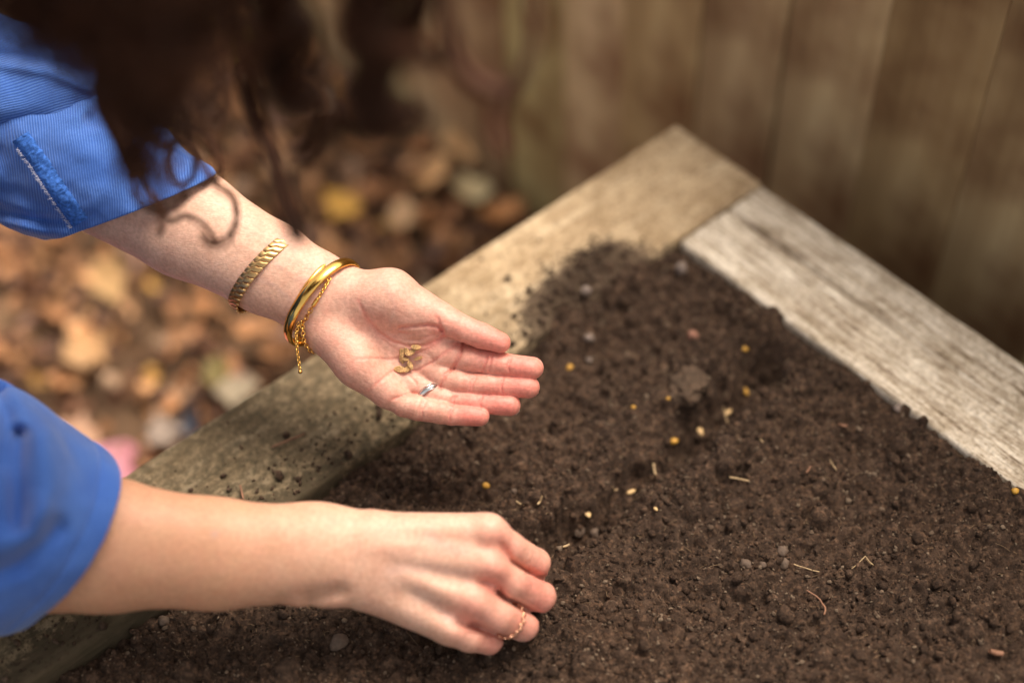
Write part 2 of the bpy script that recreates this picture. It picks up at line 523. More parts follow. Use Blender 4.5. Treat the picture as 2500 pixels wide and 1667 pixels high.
def soil_h(s, t, fine=True):
    P = np.stack([s, t], -1)
    h = -0.016 + 0.007 * fbm(P * 9, 3, 3) + 0.0055 * fbm(P * 30, 3, 9)
    d = poly2(s, t, fur)
    wob = 0.006 * vnoise(P * 40, 21)
    h = h - 0.027 * np.exp(-((d + wob) / 0.0135) ** 2) + 0.0085 * np.exp(-((d - 0.032 + wob) / 0.013) ** 2) * (0.6 + 0.6 * vnoise(P * 55, 23))
    for (px_, py_), dp_, w_ in (((1600, 1015), 0.009, 0.017), ((1775, 845), 0.010, 0.017)):
        q_ = st_of(onD(px_, py_, -0.02))
        h = h - dp_ * np.exp(-(np.hypot(s - q_[0], t - q_[1]) / w_) ** 2)
    # mound running over the left timber
    dm = poly2(s, t, spill)
    h = h + 0.021 * np.exp(-(dm / 0.029) ** 2)
    # lower along the timbers
    h = h + 0.011 * np.exp(-((s - WR) / 0.03) ** 2) * sstep(t, 0.10, 0.2) - 0.003 * np.exp(-((s - WR) / 0.004) ** 2) - 0.005 * np.exp(-((t - WL) / 0.012) ** 2) * sstep(s, 0.3, 0.45)
    dc = np.hypot((s - clod_st[0]) / 0.020, (t - clod_st[1]) / 0.017)
    h = h + 0.006 * np.exp(-dc ** 4)
    if fine:
        b1 = np.abs(fbm(P * 95, 3, 31)); b2 = fbm(P * 230, 2, 41); b3 = fbm(P * 420, 2, 43)
        h = h + 0.0078 * (0.35 - b1) + 0.0026 * b2 + 0.0018 * b3
    return h

def build_soil():
    s = np.concatenate([np.arange(0.05, 0.80, 0.00125), np.linspace(0.81, 1.22, 25)])
    t = np.concatenate([np.arange(0.05, 0.60, 0.00125), np.linspace(0.61, 1.22, 30)])
    S_, T_ = np.meshgrid(s, t, indexing='ij')
    Hh = soil_h(S_, T_).astype(np.float64)
    # crumbs stamped into the height field
    n = 26000
    cs = rng.uniform(0.05, 0.80, n); ct = rng.uniform(0.05, 0.60, n)
    r = 0.0012 * (1 - rng.random(n)) ** (-0.42); r = np.minimum(r, 0.0085)
    ds = 0.00125
    ns, ntt = 600, 440
    for k in range(n):
        i0 = int((cs[k] - r[k] - 0.05) / ds); i1 = int((cs[k] + r[k] - 0.05) / ds) + 2
        j0 = int((ct[k] - r[k] - 0.05) / ds); j1 = int((ct[k] + r[k] - 0.05) / ds) + 2
        i0 = max(i0, 0); j0 = max(j0, 0); i1 = min(i1, ns); j1 = min(j1, ntt)
        if i1 <= i0 or j1 <= j0: continue
        dx = (s[i0:i1, None] - cs[k]); dy = (t[None, j0:j1] - ct[k])
        q = r[k] ** 2 - dx * dx - dy * dy * 1.25
        blk = Hh[i0:i1, j0:j1]
        c = blk[blk.shape[0] // 2, blk.shape[1] // 2]
        blk[:] = np.where(q > 0, np.maximum(blk, c - 0.35 * r[k] + 0.95 * np.sqrt(np.maximum(q, 0))), blk)
    nearR = 1 - sstep(S_, WR + 0.008, WR + 0.035)
    Hh = np.where(nearR * sstep(T_, 0.12, 0.2) > 0, np.maximum(Hh, -0.009 * nearR * sstep(T_, 0.12, 0.2) - 0.05 * (1 - nearR * sstep(T_, 0.12, 0.2))), Hh)
    # soil stays under the timbers
    under = (S_ < WR - 0.004) | (T_ < WL - 0.004)
    Hh = np.where(under & (T_ < WL - 0.004) & (S_ > WR), np.minimum(Hh, -0.012), Hh)
    Hh = np.where(S_ < WR - 0.002, np.minimum(Hh, -0.012), Hh)
    XY = A0 + S_[..., None] * U + T_[..., None] * Vv
    V = np.concatenate([XY, Hh[..., None]], -1).reshape(-1, 3)
    a, b = S_.shape
    i, j = np.meshgrid(np.arange(a - 1), np.arange(b - 1), indexing='ij')
    q = (i * b + j).ravel()
    Fc = np.stack([q, q + b, q + b + 1, q + 1], -1)
    o = mesh_obj('soil', V, Fc[:, ::-1] if np.cross(U, Vv) < 0 else Fc, SOIL, smooth=True)
    tag(o, kind='structure')
    return s, t, Hh

soil_s, soil_t, soil_H = build_soil()
def soil_z(x, y):
    s, t = st_of(np.array([x, y]))
    i = np.clip(np.searchsorted(soil_s, s), 0, len(soil_s) - 1); j = np.clip(np.searchsorted(soil_t, t), 0, len(soil_t) - 1)
    return float(soil_H[i, j])

# ------------------------------------------------------------------ timbers
bed = empty('raised_bed', (*bedxy(0, 0), GZ))
tag(bed, 'raised garden bed of stacked weathered grey timbers filled with dark soil', 'garden bed')

def timber(org, d, w_dir, L, W, H, mat, seed, top, detail=True, crack=None, dirt=None, mould_shade=None, ragged=0.0):
    """a beam from org along d, width along w_dir; top face a displaced grid with rounded arrises"""
    dl = 0.0022 if detail else L / 6; nl = max(2, int(L / dl))
    # profile across: bottom, side, arris, top, arris, side, bottom
    if detail:
        nt_ = int(W / 0.0018)
        wt = np.linspace(0.0, 1.0, nt_) * (W - 0.004) + 0.002
        prof = [(0, -H), (0, -H * 0.5), (0, -0.012), (0, -0.005), (0.0006, -0.0016)] + [(w, 0) for w in wt] + [(W - 0.0006, -0.0016), (W, -0.005), (W, -0.012), (W, -H * 0.5), (W, -H)]
    else:
        prof = [(0, -H), (0, -0.004), (0.004, 0), (W - 0.004, 0), (W, -0.004), (W, -H)]
    prof = np.array(prof); npf = len(prof)
    l = np.linspace(0, L, nl + 1)
    Lg, Wg = np.meshgrid(l, prof[:, 0], indexing='ij')
    Zg = np.broadcast_to(prof[:, 1], Lg.shape).copy()
    top_m = Zg > -0.004
    if detail:
        P = np.stack([Lg * 7, Wg * 130], -1) + seed * 3.1
        g = fbm(P, 4, seed, 0.6)
        P2 = np.stack([Lg * 60, Wg * 80], -1)
        Zg = Zg + np.where(top_m, 0.0016 * g + 0.0005 * fbm(P2, 2, seed + 5), 0)
        side = (Zg <= -0.0015)
        sg = np.where(Wg < W / 2, -1, 1)
        Wg = Wg + np.where(np.minimum(Wg, W - Wg) < 0.003, sg * (0.0010 + ragged) * fbm(np.stack([Lg * 28, Zg * 30 + sg * 7], -1), 4, seed + 9), 0)
        if crack is not None:
            cw, l1 = crack
            path = cw + 0.0025 * vnoise(np.stack([Lg * 10, Lg * 0], -1), 77)
            dpt = 0.010 * (1 - sstep(Lg, l1 * 0.35, l1))
            Zg = Zg - np.where(top_m, dpt * np.exp(-((Wg - path) / 0.0016) ** 2), 0)
    base = np.array([*org, top])
    D3 = np.array([*d, 0]); W3 = np.array([*w_dir, 0])
    V = base + Lg[..., None] * D3 + Wg[..., None] * W3 + Zg[..., None] * np.array([0, 0, 1])
    n1 = Lg.shape[0]
    i, j = np.meshgrid(np.arange(n1 - 1), np.arange(npf), indexing='ij')
    j2 = (j + 1) % npf
    Fq = np.stack([i * npf + j, (i + 1) * npf + j, (i + 1) * npf + j2, i * npf + j2], -1).reshape(-1, 4)
    V = V.reshape(-1, 3)
    V2 = np.concatenate([V, [V[:npf].mean(0), V[-npf:].mean(0)]])
    ca, cb = len(V), len(V) + 1
    caps = []
    for j in range(npf):
        k = (j + 1) % npf
        caps.append((ca, j, k, k)); caps.append((cb, (n1 - 1) * npf + k, (n1 - 1) * npf + j, (n1 - 1) * npf + j))
    tri = [c[:3] for c in caps]
    # quads + triangles: split the quads only for the caps
    Fl = np.concatenate([Fq[:, [0, 1, 2]], Fq[:, [0, 2, 3]], np.array(tri)])
    gr = np.concatenate([np.stack([Lg, Wg, Zg], -1).reshape(-1, 3), [[0, W / 2, -H / 2], [L, W / 2, -H / 2]]]) + np.array([seed * 1.7, seed * 0.9, 0])
    s_, t_ = st_of(V2[:, :2])
    dv = dirt(s_, t_) if dirt else np.zeros(len(V2))
    mv = mould_shade(s_, t_) if mould_shade else np.zeros(len(V2))
    o = mesh_obj('timber', V2, Fl, mat, None, smooth=True, fix=True, loc=base, attrs={'grain': gr, 'dirt': dv, 'mould_shade': mv})
    child_at(o, bed)
    return o

def dirt_left(s, t):
    d = poly2(s, t, spill)
    e1 = 0.66 * np.exp(-((d) / 0.024) ** 2)
    edge = (0.18 + 0.30 * sstep(s, 0.25, 0.6)) * np.exp(-((WL - t) / 0.02) ** 2)
    P = np.stack([s, t], -1)
    return 0.30 + e1 + edge + 0.18 * sstep(s, 0.35, 0.55) * (vnoise(P * 30, 5) * 0.5 + 0.6)
def mould_shade_left(s, t):  # grime plus the person's shade, painted darker towards the near left end
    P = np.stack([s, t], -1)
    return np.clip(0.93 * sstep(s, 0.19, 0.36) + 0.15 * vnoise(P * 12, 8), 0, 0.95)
def dirt_right(s, t):
    return 0.22 + 0.15 * np.exp(-((WR - s) / 0.004) ** 2)

timber(bedxy(0, 0), U, Vv, 1.30, WL, 0.089, TIM_L, 1, 0.0, dirt=dirt_left, mould_shade=mould_shade_left, ragged=-0.0005)
timber(bedxy(0, WL + 0.0025), Vv, U, 1.13, WR, 0.089, TIM_R, 2, -0.001, crack=(0.040, 0.30), dirt=dirt_right, ragged=-0.0002)
timber(bedxy(1.21, WL + 0.003), Vv, U, 1.13, WR, 0.089, TIM_R, 3, -0.001, detail=False)
timber(bedxy(WR + 0.003, 1.135), U, Vv, 1.11, WL, 0.089, TIM_L, 4, -0.001, detail=False)
for c in range(1, 5):
    z = -0.091 * c
    h = 0.089 if c < 4 else 0.02
    if c % 2:
        timber(bedxy(0.002, 0.002), Vv, U, 1.23, WR - 0.002, h, TIM_R, 10 + c, z, detail=False)
        timber(bedxy(1.21, 0.002), Vv, U, 1.23, WR, h, TIM_R, 20 + c, z, detail=False)
        timber(bedxy(WR + 0.003, 0.001), U, Vv, 1.11, WL - 0.002, h, TIM_L, 30 + c, z, detail=False)
        timber(bedxy(WR + 0.003, 1.135), U, Vv, 1.11, WL, h, TIM_L, 40 + c, z, detail=False)
    else:
        timber(bedxy(0.001, 0.003), U, Vv, 1.30, WL - 0.003, h, TIM_L, 10 + c, z, detail=False)
        timber(bedxy(0.001, 1.135), U, Vv, 1.30, WL, h, TIM_L, 20 + c, z, detail=False)
        timber(bedxy(0.003, WL + 0.003), Vv, U, 1.03, WR - 0.003, h, TIM_R, 30 + c, z, detail=False)
        timber(bedxy(1.21, WL + 0.003), Vv, U, 1.03, WR, h, TIM_R, 40 + c, z, detail=False)

# ------------------------------------------------------------------ ground and fence
def m_ground():
    m, nt, b = mat_new('garden_earth')
    v = coords(nt)
    nt.links.new(ramp(nt, noise(nt, v, 14, 6, 0.7), [(0.3, (0.05, 0.028, 0.016)), (0.55, (0.15, 0.085, 0.045)), (0.75, (0.26, 0.155, 0.08))]), b.inputs['Base Color'])
    b.inputs['Roughness'].default_value = 0.95
    bump(nt, noise(nt, v, 60, 5), 0.8, 0.01, b)
    return m
gx = np.concatenate([np.linspace(-30, -2.1, 12), np.arange(-2, 2, 0.05), np.linspace(2.1, 30, 12)])
GX, GY = np.meshgrid(gx, gx + 0.6, indexing='ij')
GZg = GZ - 0.006 + 0.008 * fbm(np.stack([GX * 3, GY * 3], -1), 3, 4) * (np.abs(GX) < 2.05)
i, j = np.meshgrid(np.arange(len(gx) - 1), np.arange(len(gx) - 1), indexing='ij')
q = (i * len(gx) + j).ravel()
g = mesh_obj('ground', np.stack([GX, GY, GZg], -1).reshape(-1, 3), np.stack([q, q + len(gx), q + len(gx) + 1, q + 1], -1), m_ground())
tag(g, kind='structure')

def m_fence():
    m, nt, b = mat_new('fence_board')
    oi = nt.nodes.new('ShaderNodeObjectInfo')
    v = coords(nt, (1, 1, 1))
    st = noise(nt, coords(nt, (26, 26, 1.6)), 1, 4, 0.5)
    c = ramp(nt, st, [(0.3, (0.30, 0.225, 0.16)), (0.55, (0.46, 0.38, 0.29)), (0.8, (0.62, 0.55, 0.45))])
    r = ramp(nt, oi.outputs['Random'], [(0.0, (0.6, 0.49, 0.40)), (0.35, (1.0, 0.88, 0.72)), (0.6, (0.8, 0.80, 0.6)), (0.8, (1.0, 0.84, 0.74)), (1.0, (1.35, 1.27, 1.08))])
    c = mix(nt, 1.0, c, r, 'MULTIPLY')
    c = mix(nt, 1.0, c, oi.outputs['Color'], 'MULTIPLY')
    bl = noise(nt, v, 9, 3)
    c = mix(nt, 0.9, c, ramp(nt, bl, [(0.35, (0.5, 0.36, 0.28)), (0.6, (1.15, 1.15, 1.0))]), 'MULTIPLY')
    nt.links.new(c, b.inputs['Base Color'])
    b.inputs['Roughness'].default_value = 0.9
    b.inputs['Specular IOR Level'].default_value = 0.2
    bump(nt, st, 0.7, 0.004, b)
    return m
FENCE = m_fence()
FS = -0.105
fence = empty('wooden_fence', (*bedxy(FS, 0), GZ))
tag(fence, 'tall weathered brown fence of upright boards behind the garden bed', 'fence')
def box(name, c, dims, ax, mat, parent, bev=0.003):
    """box centred at c, dims along axes ax (3x3 rows)"""
    import bmesh
    bm = bmesh.new(); bmesh.ops.create_cube(bm, size=1)
    for v in bm.verts: v.co = Vector((v.co.x * dims[0], v.co.y * dims[1], v.co.z * dims[2]))
    if bev: bmesh.ops.bevel(bm, geom=list(bm.edges), offset=bev, segments=1, affect='EDGES')
    me = bpy.data.meshes.new(name); bm.to_mesh(me); bm.free()
    me.materials.append(mat)
    o = bpy.data.objects.new(name, me); C.objects.link(o)
    Mr = Matrix(np.array(ax).T.tolist()).to_4x4()
    o.matrix_world = Matrix.Translation(Vector(c)) @ Mr
    if parent:
        o.parent = parent; o.matrix_parent_inverse = Matrix.Translation(-Vector(parent.location))
    return o
AXF = [(Vv[0], Vv[1], 0), (-U[0], -U[1], 0), (0, 0, 1)]
if np.linalg.det(np.array(AXF)) < 0: AXF[1] = (U[0], U[1], 0)
t = -3.0
while t < 2.4:
    w = random.uniform(0.088, 0.096) if True else 0
    ztop = 0.46 + random.uniform(-0.01, 0.01)
    off = random.uniform(-0.004, 0.004)
    zb = GZ - 0.03
    p = bedxy(FS + off, t + w / 2)
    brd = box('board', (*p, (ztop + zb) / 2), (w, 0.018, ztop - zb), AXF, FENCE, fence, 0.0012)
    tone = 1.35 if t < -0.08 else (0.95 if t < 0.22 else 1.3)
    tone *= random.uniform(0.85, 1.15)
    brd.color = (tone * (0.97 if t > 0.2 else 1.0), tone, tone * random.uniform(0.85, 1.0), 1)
    t += w + random.uniform(0.0, 0.0004)
for z in (GZ + 0.18, 0.34):
    p = bedxy(FS - 0.04, -0.3)
    box('rail', (*p, z), (5.4, 0.04, 0.07), AXF, FENCE, fence)

# ------------------------------------------------------------------ leaf litter
def m_leaf():
    m, nt, b = mat_new('dry_leaf')
    a = nt.nodes.new('ShaderNodeAttribute'); a.attribute_name = 'tint'
    c = mix(nt, 0.5, a.outputs['Color'], ramp(nt, noise(nt, coords(nt), 40, 4), [(0.3, (0.55, 0.5, 0.45)), (0.7, (1.1, 1.1, 1.1))]), 'MULTIPLY')
    nt.links.new(c, b.inputs['Base Color'])
    b.inputs['Roughness'].default_value = 0.6
    b.inputs['Specular IOR Level'].default_value = 0.3
    return m
LEAF = m_leaf()
def leaf_geom(L, W, curl, lobes, seed):
    rs = np.random.default_rng(seed)
    n = 9
    x = np.linspace(0, 1, n)
    half = W * np.sin(np.pi * x ** 0.8) ** 0.8 * (1 + 0.28 * np.sin(x * lobes * 6.28 + rs.random() * 6))
    half[0] = 0.002; half[-1] = 0.001
    z = curl * (x - 0.5) ** 2 * 4 + 0.004 * rs.normal(size=n)
    mid = np.stack([x * L - L / 2, np.zeros(n), z], -1)
    up = curl * 1.2 * rs.uniform(-0.5, 1)
    l = np.stack([x * L - L / 2, half, z + up * (half / W)], -1); r = np.stack([x * L - L / 2, -half, z + up * (half / W) * rs.uniform(0.2, 1.2)], -1)
    V = np.concatenate([l, mid, r])
    i = np.arange(n - 1)
    Fq = np.concatenate([np.stack([i, i + 1, i + 1 + n, i + n], -1), np.stack([i + n, i + n + 1, i + 1 + 2 * n, i + 2 * n], -1)])
    return V, Fq
def rotm(rx, ry, rz):
    return np.array(Matrix.Rotation(rz, 3, 'Z') @ Matrix.Rotation(ry, 3, 'Y') @ Matrix.Rotation(rx, 3, 'X'))
cols = [(0.24, 0.12, 0.055), (0.38, 0.19, 0.085), (0.16, 0.075, 0.04), (0.52, 0.27, 0.12), (0.64, 0.36, 0.17), (0.44, 0.22, 0.10), (0.09, 0.045, 0.028), (0.55, 0.32, 0.09), (0.28, 0.165, 0.115), (0.48, 0.32, 0.20)]
wts = np.array([4, 4, 3.5, 2.2, 1.6, 3, 3, .5, 2.5, 1.2]); wts = wts / wts.sum()
Vs, Fs, Ts, off = [], [], [], 0
for k in range(15000):
    x = rng.uniform(-1.9, 0.75); y = rng.uniform(0.25, 2.3)
    s_, t_ = st_of(np.array([x, y]))
    if s_ < FS + 0.03: continue
    if s_ > -0.02 and t_ > -0.02: continue
    L = rng.uniform(0.014, 0.036)
    V, Fq = leaf_geom(L, L * rng.uniform(0.22, 0.42), rng.uniform(0, 0.009), rng.uniform(0.5, 3), k)
    V = V @ rotm(rng.normal(0, 0.35), rng.normal(0, 0.35), rng.uniform(0, 6.28)).T + np.array([x, y, GZ + 0.006 + rng.uniform(0, 0.022)])
    Vs.append(V); Fs.append(Fq + off); off += len(V)
    c = np.array(cols[rng.choice(len(cols), p=wts)]) * rng.uniform(0.75, 1.55) * np.array([0.97, 0.96, 1.0])
    # patches of paler dry leaves
    Ts.append(np.tile(np.clip(c, 0, 1), (len(V), 1)))
lit = mesh_obj('leaf_litter', np.concatenate(Vs), np.concatenate(Fs), LEAF, attrs={'tint': np.concatenate(Ts)})
tag(lit, 'carpet of brown fallen leaves covering the ground beside the bed', 'leaves', kind='stuff')
bright = [  # D px x, y, size, colour, label
    (1075, 330, 0.10, (0.75, 0.40, 0.20), 'big pale orange fallen leaf lying near the fence foot'),
    (1080, 440, 0.085, (0.80, 0.52, 0.30), 'pale cream fallen leaf just below the orange leaf by the fence'),
    (990, 400, 0.085, (0.72, 0.36, 0.16), 'orange brown fallen leaf left of the pale leaves by the fence'),
    (790, 470, 0.075, (0.62, 0.36, 0.08), 'yellow fallen leaf on the ground above the bangle wrist'),
    (920, 500, 0.075, (0.70, 0.42, 0.24), 'tan fallen leaf between the yellow leaf and the bed'),
    (1150, 500, 0.07, (0.55, 0.26, 0.10), 'rusty fallen leaf tucked against the bed near the fence'),
    (255, 650, 0.085, (0.62, 0.38, 0.17), 'golden tan fallen leaf below the rolled denim cuff'),
    (200, 800, 0.085, (0.58, 0.34, 0.16), 'ochre fallen leaf left of centre in the leaf litter'),
    (580, 760, 0.08, (0.60, 0.30, 0.14), 'copper fallen leaf under the open hand wrist'),
    (500, 860, 0.06, (0.28, 0.22, 0.08), 'yellowish green leaf lying close to the timber edge'),
    (545, 895, 0.07, (0.44, 0.36, 0.25), 'whitish dry leaf beside the left timber'),
    (375, 990, 0.07, (0.36, 0.28, 0.23), 'pale greyish leaf between timber and lower sleeve'),
    (430, 975, 0.05, (0.06, 0.07, 0.10), 'small dark slate coloured leaf beside the timber edge'),
    (180, 1000, 0.08, (0.58, 0.34, 0.22), 'dull pink brown leaf just above the lower sleeve'),
    (560, 110, 0.07, (0.40, 0.32, 0.03), 'mustard yellow leaf seen through the hanging curls'),
    (640, 400, 0.07, (0.55, 0.33, 0.18), 'light brown leaf above the forearm behind the curls'),
]
for k, (dx, dy, L, c, lab) in enumerate(bright):
    p = onD(dx, dy, GZ + 0.035)
    L *= 0.66; c = tuple(np.minimum(np.array(c) * (1.35 if k < 6 else 0.85), 0.85))
    V, Fq = leaf_geom(L, L * 0.36, 0.008, 2.6, 900 + k)
    V = V @ rotm(0.15, 0.1, k * 1.9).T
    o = mesh_obj('fallen_leaf', V + p, Fq, LEAF, loc=p, attrs={'tint': np.tile(c, (len(V), 1))})
    tag(o, lab, 'leaf', 'bright leaves lying on the leaf litter')

# pink kneeling mat
pm = onD(262, 1078, GZ + 0.02)
mc = np.array([pm[0] - 0.145, pm[1] - 0.04])
mat_p = m_simple('pink_foam', (0.50, 0.20, 0.25), 0.6, var=0.06, scale=60, bmp=0.1)
ang = math.atan2(Vv[1], Vv[0])
mat_o = box('kneeling_mat', (-0.54, 0.742, GZ + 0.022), (0.36, 0.25, 0.026), [(0.985, 0.17, 0), (-0.17, 0.985, 0), (0, 0, 1)], mat_p, None, 0.01)
tag(mat_o, 'pink foam pad on the leaves beside the timber, just showing past the sleeve', 'mat')

# ------------------------------------------------------------------ the person
person = empty('person', (-0.75, 0.75, GZ))
tag(person, 'person in a blue shirt with rolled sleeves and dark curly hair, reaching over the bed', 'person')

# --- left arm and open palm, traced in 2500 px space; z towards the camera
DL = 0.94
SA = 2.8507
def A(x, y, z=0): return (650 + x / SA, 550 + y / SA, z / SA)
hL = 2.5
vl = Vol((60, 330, -135), (1345, 1060, 155), hL)
def ca(p, q, ra, rb, k=30, fz=1.0):
    vl.cone(A(*p), A(*q), ra / SA, rb / SA, k / SA, fz)
# forearm and wrist
ca((-1700, -640, -440), (-548, -16, -190), 430, 372, 60, 1.25)
ca((-548, -16, -190), (20, 300, -60), 372, 312, 90, 1.3)
ca((20, 300, -60), (330, 470, -30), 312, 276, 90, 1.4)
ca((330, 470, -30), (560, 600, -40), 276, 262, 100, 1.75)
# metacarpals
MC = [((560, 540, -45), (1190, 890, -30), 150, 112), ((540, 600, -50), (1110, 985, -50), 150, 104),
      ((520, 660, -50), (1010, 1085, -50), 150, 100), ((500, 730, -40), (880, 1165, -25), 150, 98)]
for p, q, a, b in MC: ca(p, q, a, b, 60)
# hypothenar, thenar, web
ca((430, 755, -10), (640, 965, 25), 155, 150, 90)
ca((640, 965, 25), (835, 1150, 5), 150, 112, 90)
ca((600, 500, -5), (860, 505, 45), 190, 188, 90)
ca((860, 505, 45), (1060, 600, 55), 188, 140, 90)
ca((900, 600, 60), (1130, 735, 55), 120, 72, 60)
ca((1080, 650, 0), (1230, 850, -25), 110, 88, 60)
ca((1180, 790, -20), (1330, 850, -20), 80, 62, 40)
ca((1200, 960, -50), (1330, 1000, -30), 70, 50, 30)
ca((1120, 1060, -60), (1250, 1140, -40), 70, 50, 30)
palm = vl.D.copy()
cA = lambda p, q, a, b: (A(*p), A(*q), (a + 4) / SA, (b + 4) / SA)
fingers = {
 'thumb': ([cA((1050, 570, 60), (1200, 640, 75), 125, 112), cA((1200, 640, 75), (1390, 728, 100), 108, 86), cA((1390, 728, 100), (1500, 768, 108), 88, 84), cA((1500, 768, 108), (1630, 816, 105), 84, 67)], 50),
 'index': ([cA((1190, 880, -25), (1380, 920, 5), 100, 86), cA((1380, 920, 5), (1430, 928, 14), 90, 88), cA((1430, 928, 14), (1570, 955, 28), 86, 76), cA((1570, 955, 28), (1640, 966, 34), 80, 76), cA((1640, 966, 34), (1700, 975, 40), 76, 69), cA((1700, 975, 40), (1855, 993, 52), 74, 72)], 34),
 'middle': ([cA((1110, 985, -45), (1260, 1070, -15), 92, 82), cA((1260, 1070, -15), (1340, 1086, 0), 86, 82), cA((1340, 1086, 0), (1450, 1105, 12), 80, 70), cA((1450, 1105, 12), (1560, 1110, 20), 75, 73), cA((1560, 1110, 20), (1640, 1113, 26), 73, 67), cA((1640, 1113, 26), (1826, 1126, 36), 73, 73)], 34),
 'ring': ([cA((1010, 1085, -45), (1140, 1160, -20), 92, 78), cA((1140, 1160, -20), (1230, 1196, -6), 80, 74), cA((1230, 1196, -6), (1320, 1218, 4), 72, 64), cA((1320, 1218, 4), (1430, 1230, 12), 69, 68), cA((1430, 1230, 12), (1500, 1237, 18), 68, 63), cA((1500, 1237, 18), (1695, 1251, 28), 70, 71)], 34),
 'little': ([cA((890, 1170, -20), (960, 1240, 10), 96, 88), cA((960, 1240, 10), (1060, 1268, 24), 90, 86), cA((1060, 1268, 24), (1120, 1282, 32), 88, 78), cA((1120, 1282, 32), (1220, 1300, 38), 80, 77), cA((1220, 1300, 38), (1290, 1318, 42), 77, 67), cA((1290, 1318, 42), (1486, 1328, 52), 70, 64)], 34),
}
for nm, (bones, k) in fingers.items():
    vl.finger(palm, bones, k / SA, 14 / SA)
# creases: pts in crop px, width, depth
PADS = [((1430, 925), 60), ((1620, 962), 60), ((1810, 990), 62), ((1330, 1085), 55), ((1540, 1110), 60), ((1790, 1122), 62), ((1235, 1200), 45), ((1410, 1228), 55), ((1650, 1248), 60), ((1010, 1250), 60), ((1185, 1296), 55), ((1430, 1326), 56), ((1560, 795), 60), ((1290, 680), 60)]
for (px_, py_), w_ in PADS:
    vl.dent([A(px_ - 14, py_)[:2], A(px_ + 14, py_)[:2]], w_ / SA, -9 / SA, -10 / SA)
LINES = []
def dl(pts, w, dep, z=-20):
    if dep > 1.5 and w < 14: LINES.append((pts, w, min(1, dep / 9)))
    vl.dent([A(*p)[:2] for p in pts], w / SA, dep / SA, z / SA, taper=(w < 30 and dep < 14 and z == -20))
dl([(640, 520), (700, 640), (780, 740), (880, 810), (1000, 842), (1110, 838), (1200, 795), (1235, 768)], 12, 11)      # life line
dl([(640, 520), (690, 660), (780, 770), (880, 850), (930, 880)], 10, 5)
dl([(600, 935), (720, 925), (860, 935), (980, 915), (1130, 860), (1215, 800)], 11, 8)                                   # head line
dl([(715, 1145), (790, 1085), (870, 1020), (940, 1000), (1040, 1015), (1150, 960), (1250, 880), (1330, 830)], 11, 9)   # heart line
dl([(905, 1000), (985, 1040), (1040, 1090), (1060, 1160)], 10, 6)
dl([(930, 712), (1020, 706), (1120, 694), (1185, 704), (1225, 735)], 13, 15)                                          # folds at the thumb root
dl([(1186, 620), (1205, 690), (1235, 765)], 13, 10)
dl([(880, 770), (960, 800), (1060, 800), (1140, 770), (1190, 745)], 8, 5)
dl([(900, 740), (990, 755), (1090, 745)], 8, 4)
dl([(1370, 828), (1355, 880), (1325, 950), (1302, 1003)], 12, 15)                                                      # finger roots
dl([(1285, 1008), (1245, 1045), (1222, 1095), (1208, 1135)], 12, 14)
dl([(1150, 1140), (1120, 1160), (1095, 1185)], 10, 8)
dl([(1060, 1162), (1000, 1170), (930, 1195), (860, 1215)], 12, 10)
dl([(1040, 870), (1130, 900), (1180, 960)], 20, 5); dl([(1130, 1090), (1100, 1040), (1040, 1010)], 18, 4)
for pts in ([(1545, 880), (1525, 960), (1500, 1035)], [(1575, 885), (1560, 960), (1545, 1030)], [(1705, 912), (1685, 975), (1692, 1040)],
            [(1470, 1042), (1440, 1100), (1430, 1168)], [(1450, 1045), (1420, 1100), (1412, 1165)], [(1655, 1045), (1635, 1110), (1642, 1178)],
            [(1335, 1182), (1305, 1215), (1300, 1262)], [(1315, 1180), (1285, 1215), (1280, 1250)], [(1512, 1176), (1490, 1230), (1492, 1290)],
            [(1120, 1208), (1085, 1285), (1082, 1355)], [(1100, 1200), (1066, 1280), (1060, 1350)], [(1300, 1260), (1278, 1320), (1272, 1378)]):
    dl(pts, 9, 9.0)
dl([(1395, 650), (1380, 720), (1390, 800)], 10, 2.5)
# wrist lines, tendons and hollow of the palm
dl([(470, 330), (420, 520), (330, 720)], 8, 2.5); dl([(500, 330), (450, 520), (360, 740)], 7, 2)
dl([(-300, 60), (60, 260), (330, 430)], 40, -5, 0)
dl([(860, 900), (980, 960)], 150, 34, -60)
dl([(560, 560), (640, 720)], 90, 14, -60)
rs = np.random.default_rng(3)
for _ in range(46):
    x, y = rs.uniform(480, 1230), rs.uniform(450, 1180)
    a = rs.normal(0.5, 0.7); L = rs.uniform(50, 160)
    dl([(x, y), (x + L * math.cos(a) / 2, y + L * math.sin(a) / 2 + rs.normal(0, 8)), (x + L * math.cos(a), y + L * math.sin(a))], rs.uniform(5, 8), rs.uniform(0.8, 2.2))
Vl, Ql = vl.mesh()
cx_ = (Vl[:, 0] - 650) * SA; cy_ = (Vl[:, 1] - 550) * SA
lineD = np.minimum.reduce([poly2(cx_, cy_, p) for p in (
    [(640, 520), (700, 640), (780, 740), (880, 810), (1000, 842), (1110, 838), (1235, 768)],
    [(715, 1145), (870, 1020), (1040, 1015), (1250, 880), (1330, 830)],
    [(930, 712), (1120, 694), (1212, 742)], [(1370, 828), (1302, 1003)], [(1285, 1008), (1208, 1135)], [(1060, 1162), (860, 1215)])])
tips = np.minimum.reduce([np.hypot(cx_ - a, cy_ - b) for a, b in ((1800, 985), (1770, 1120), (1640, 1250), (1430, 1328), (1600, 810))])
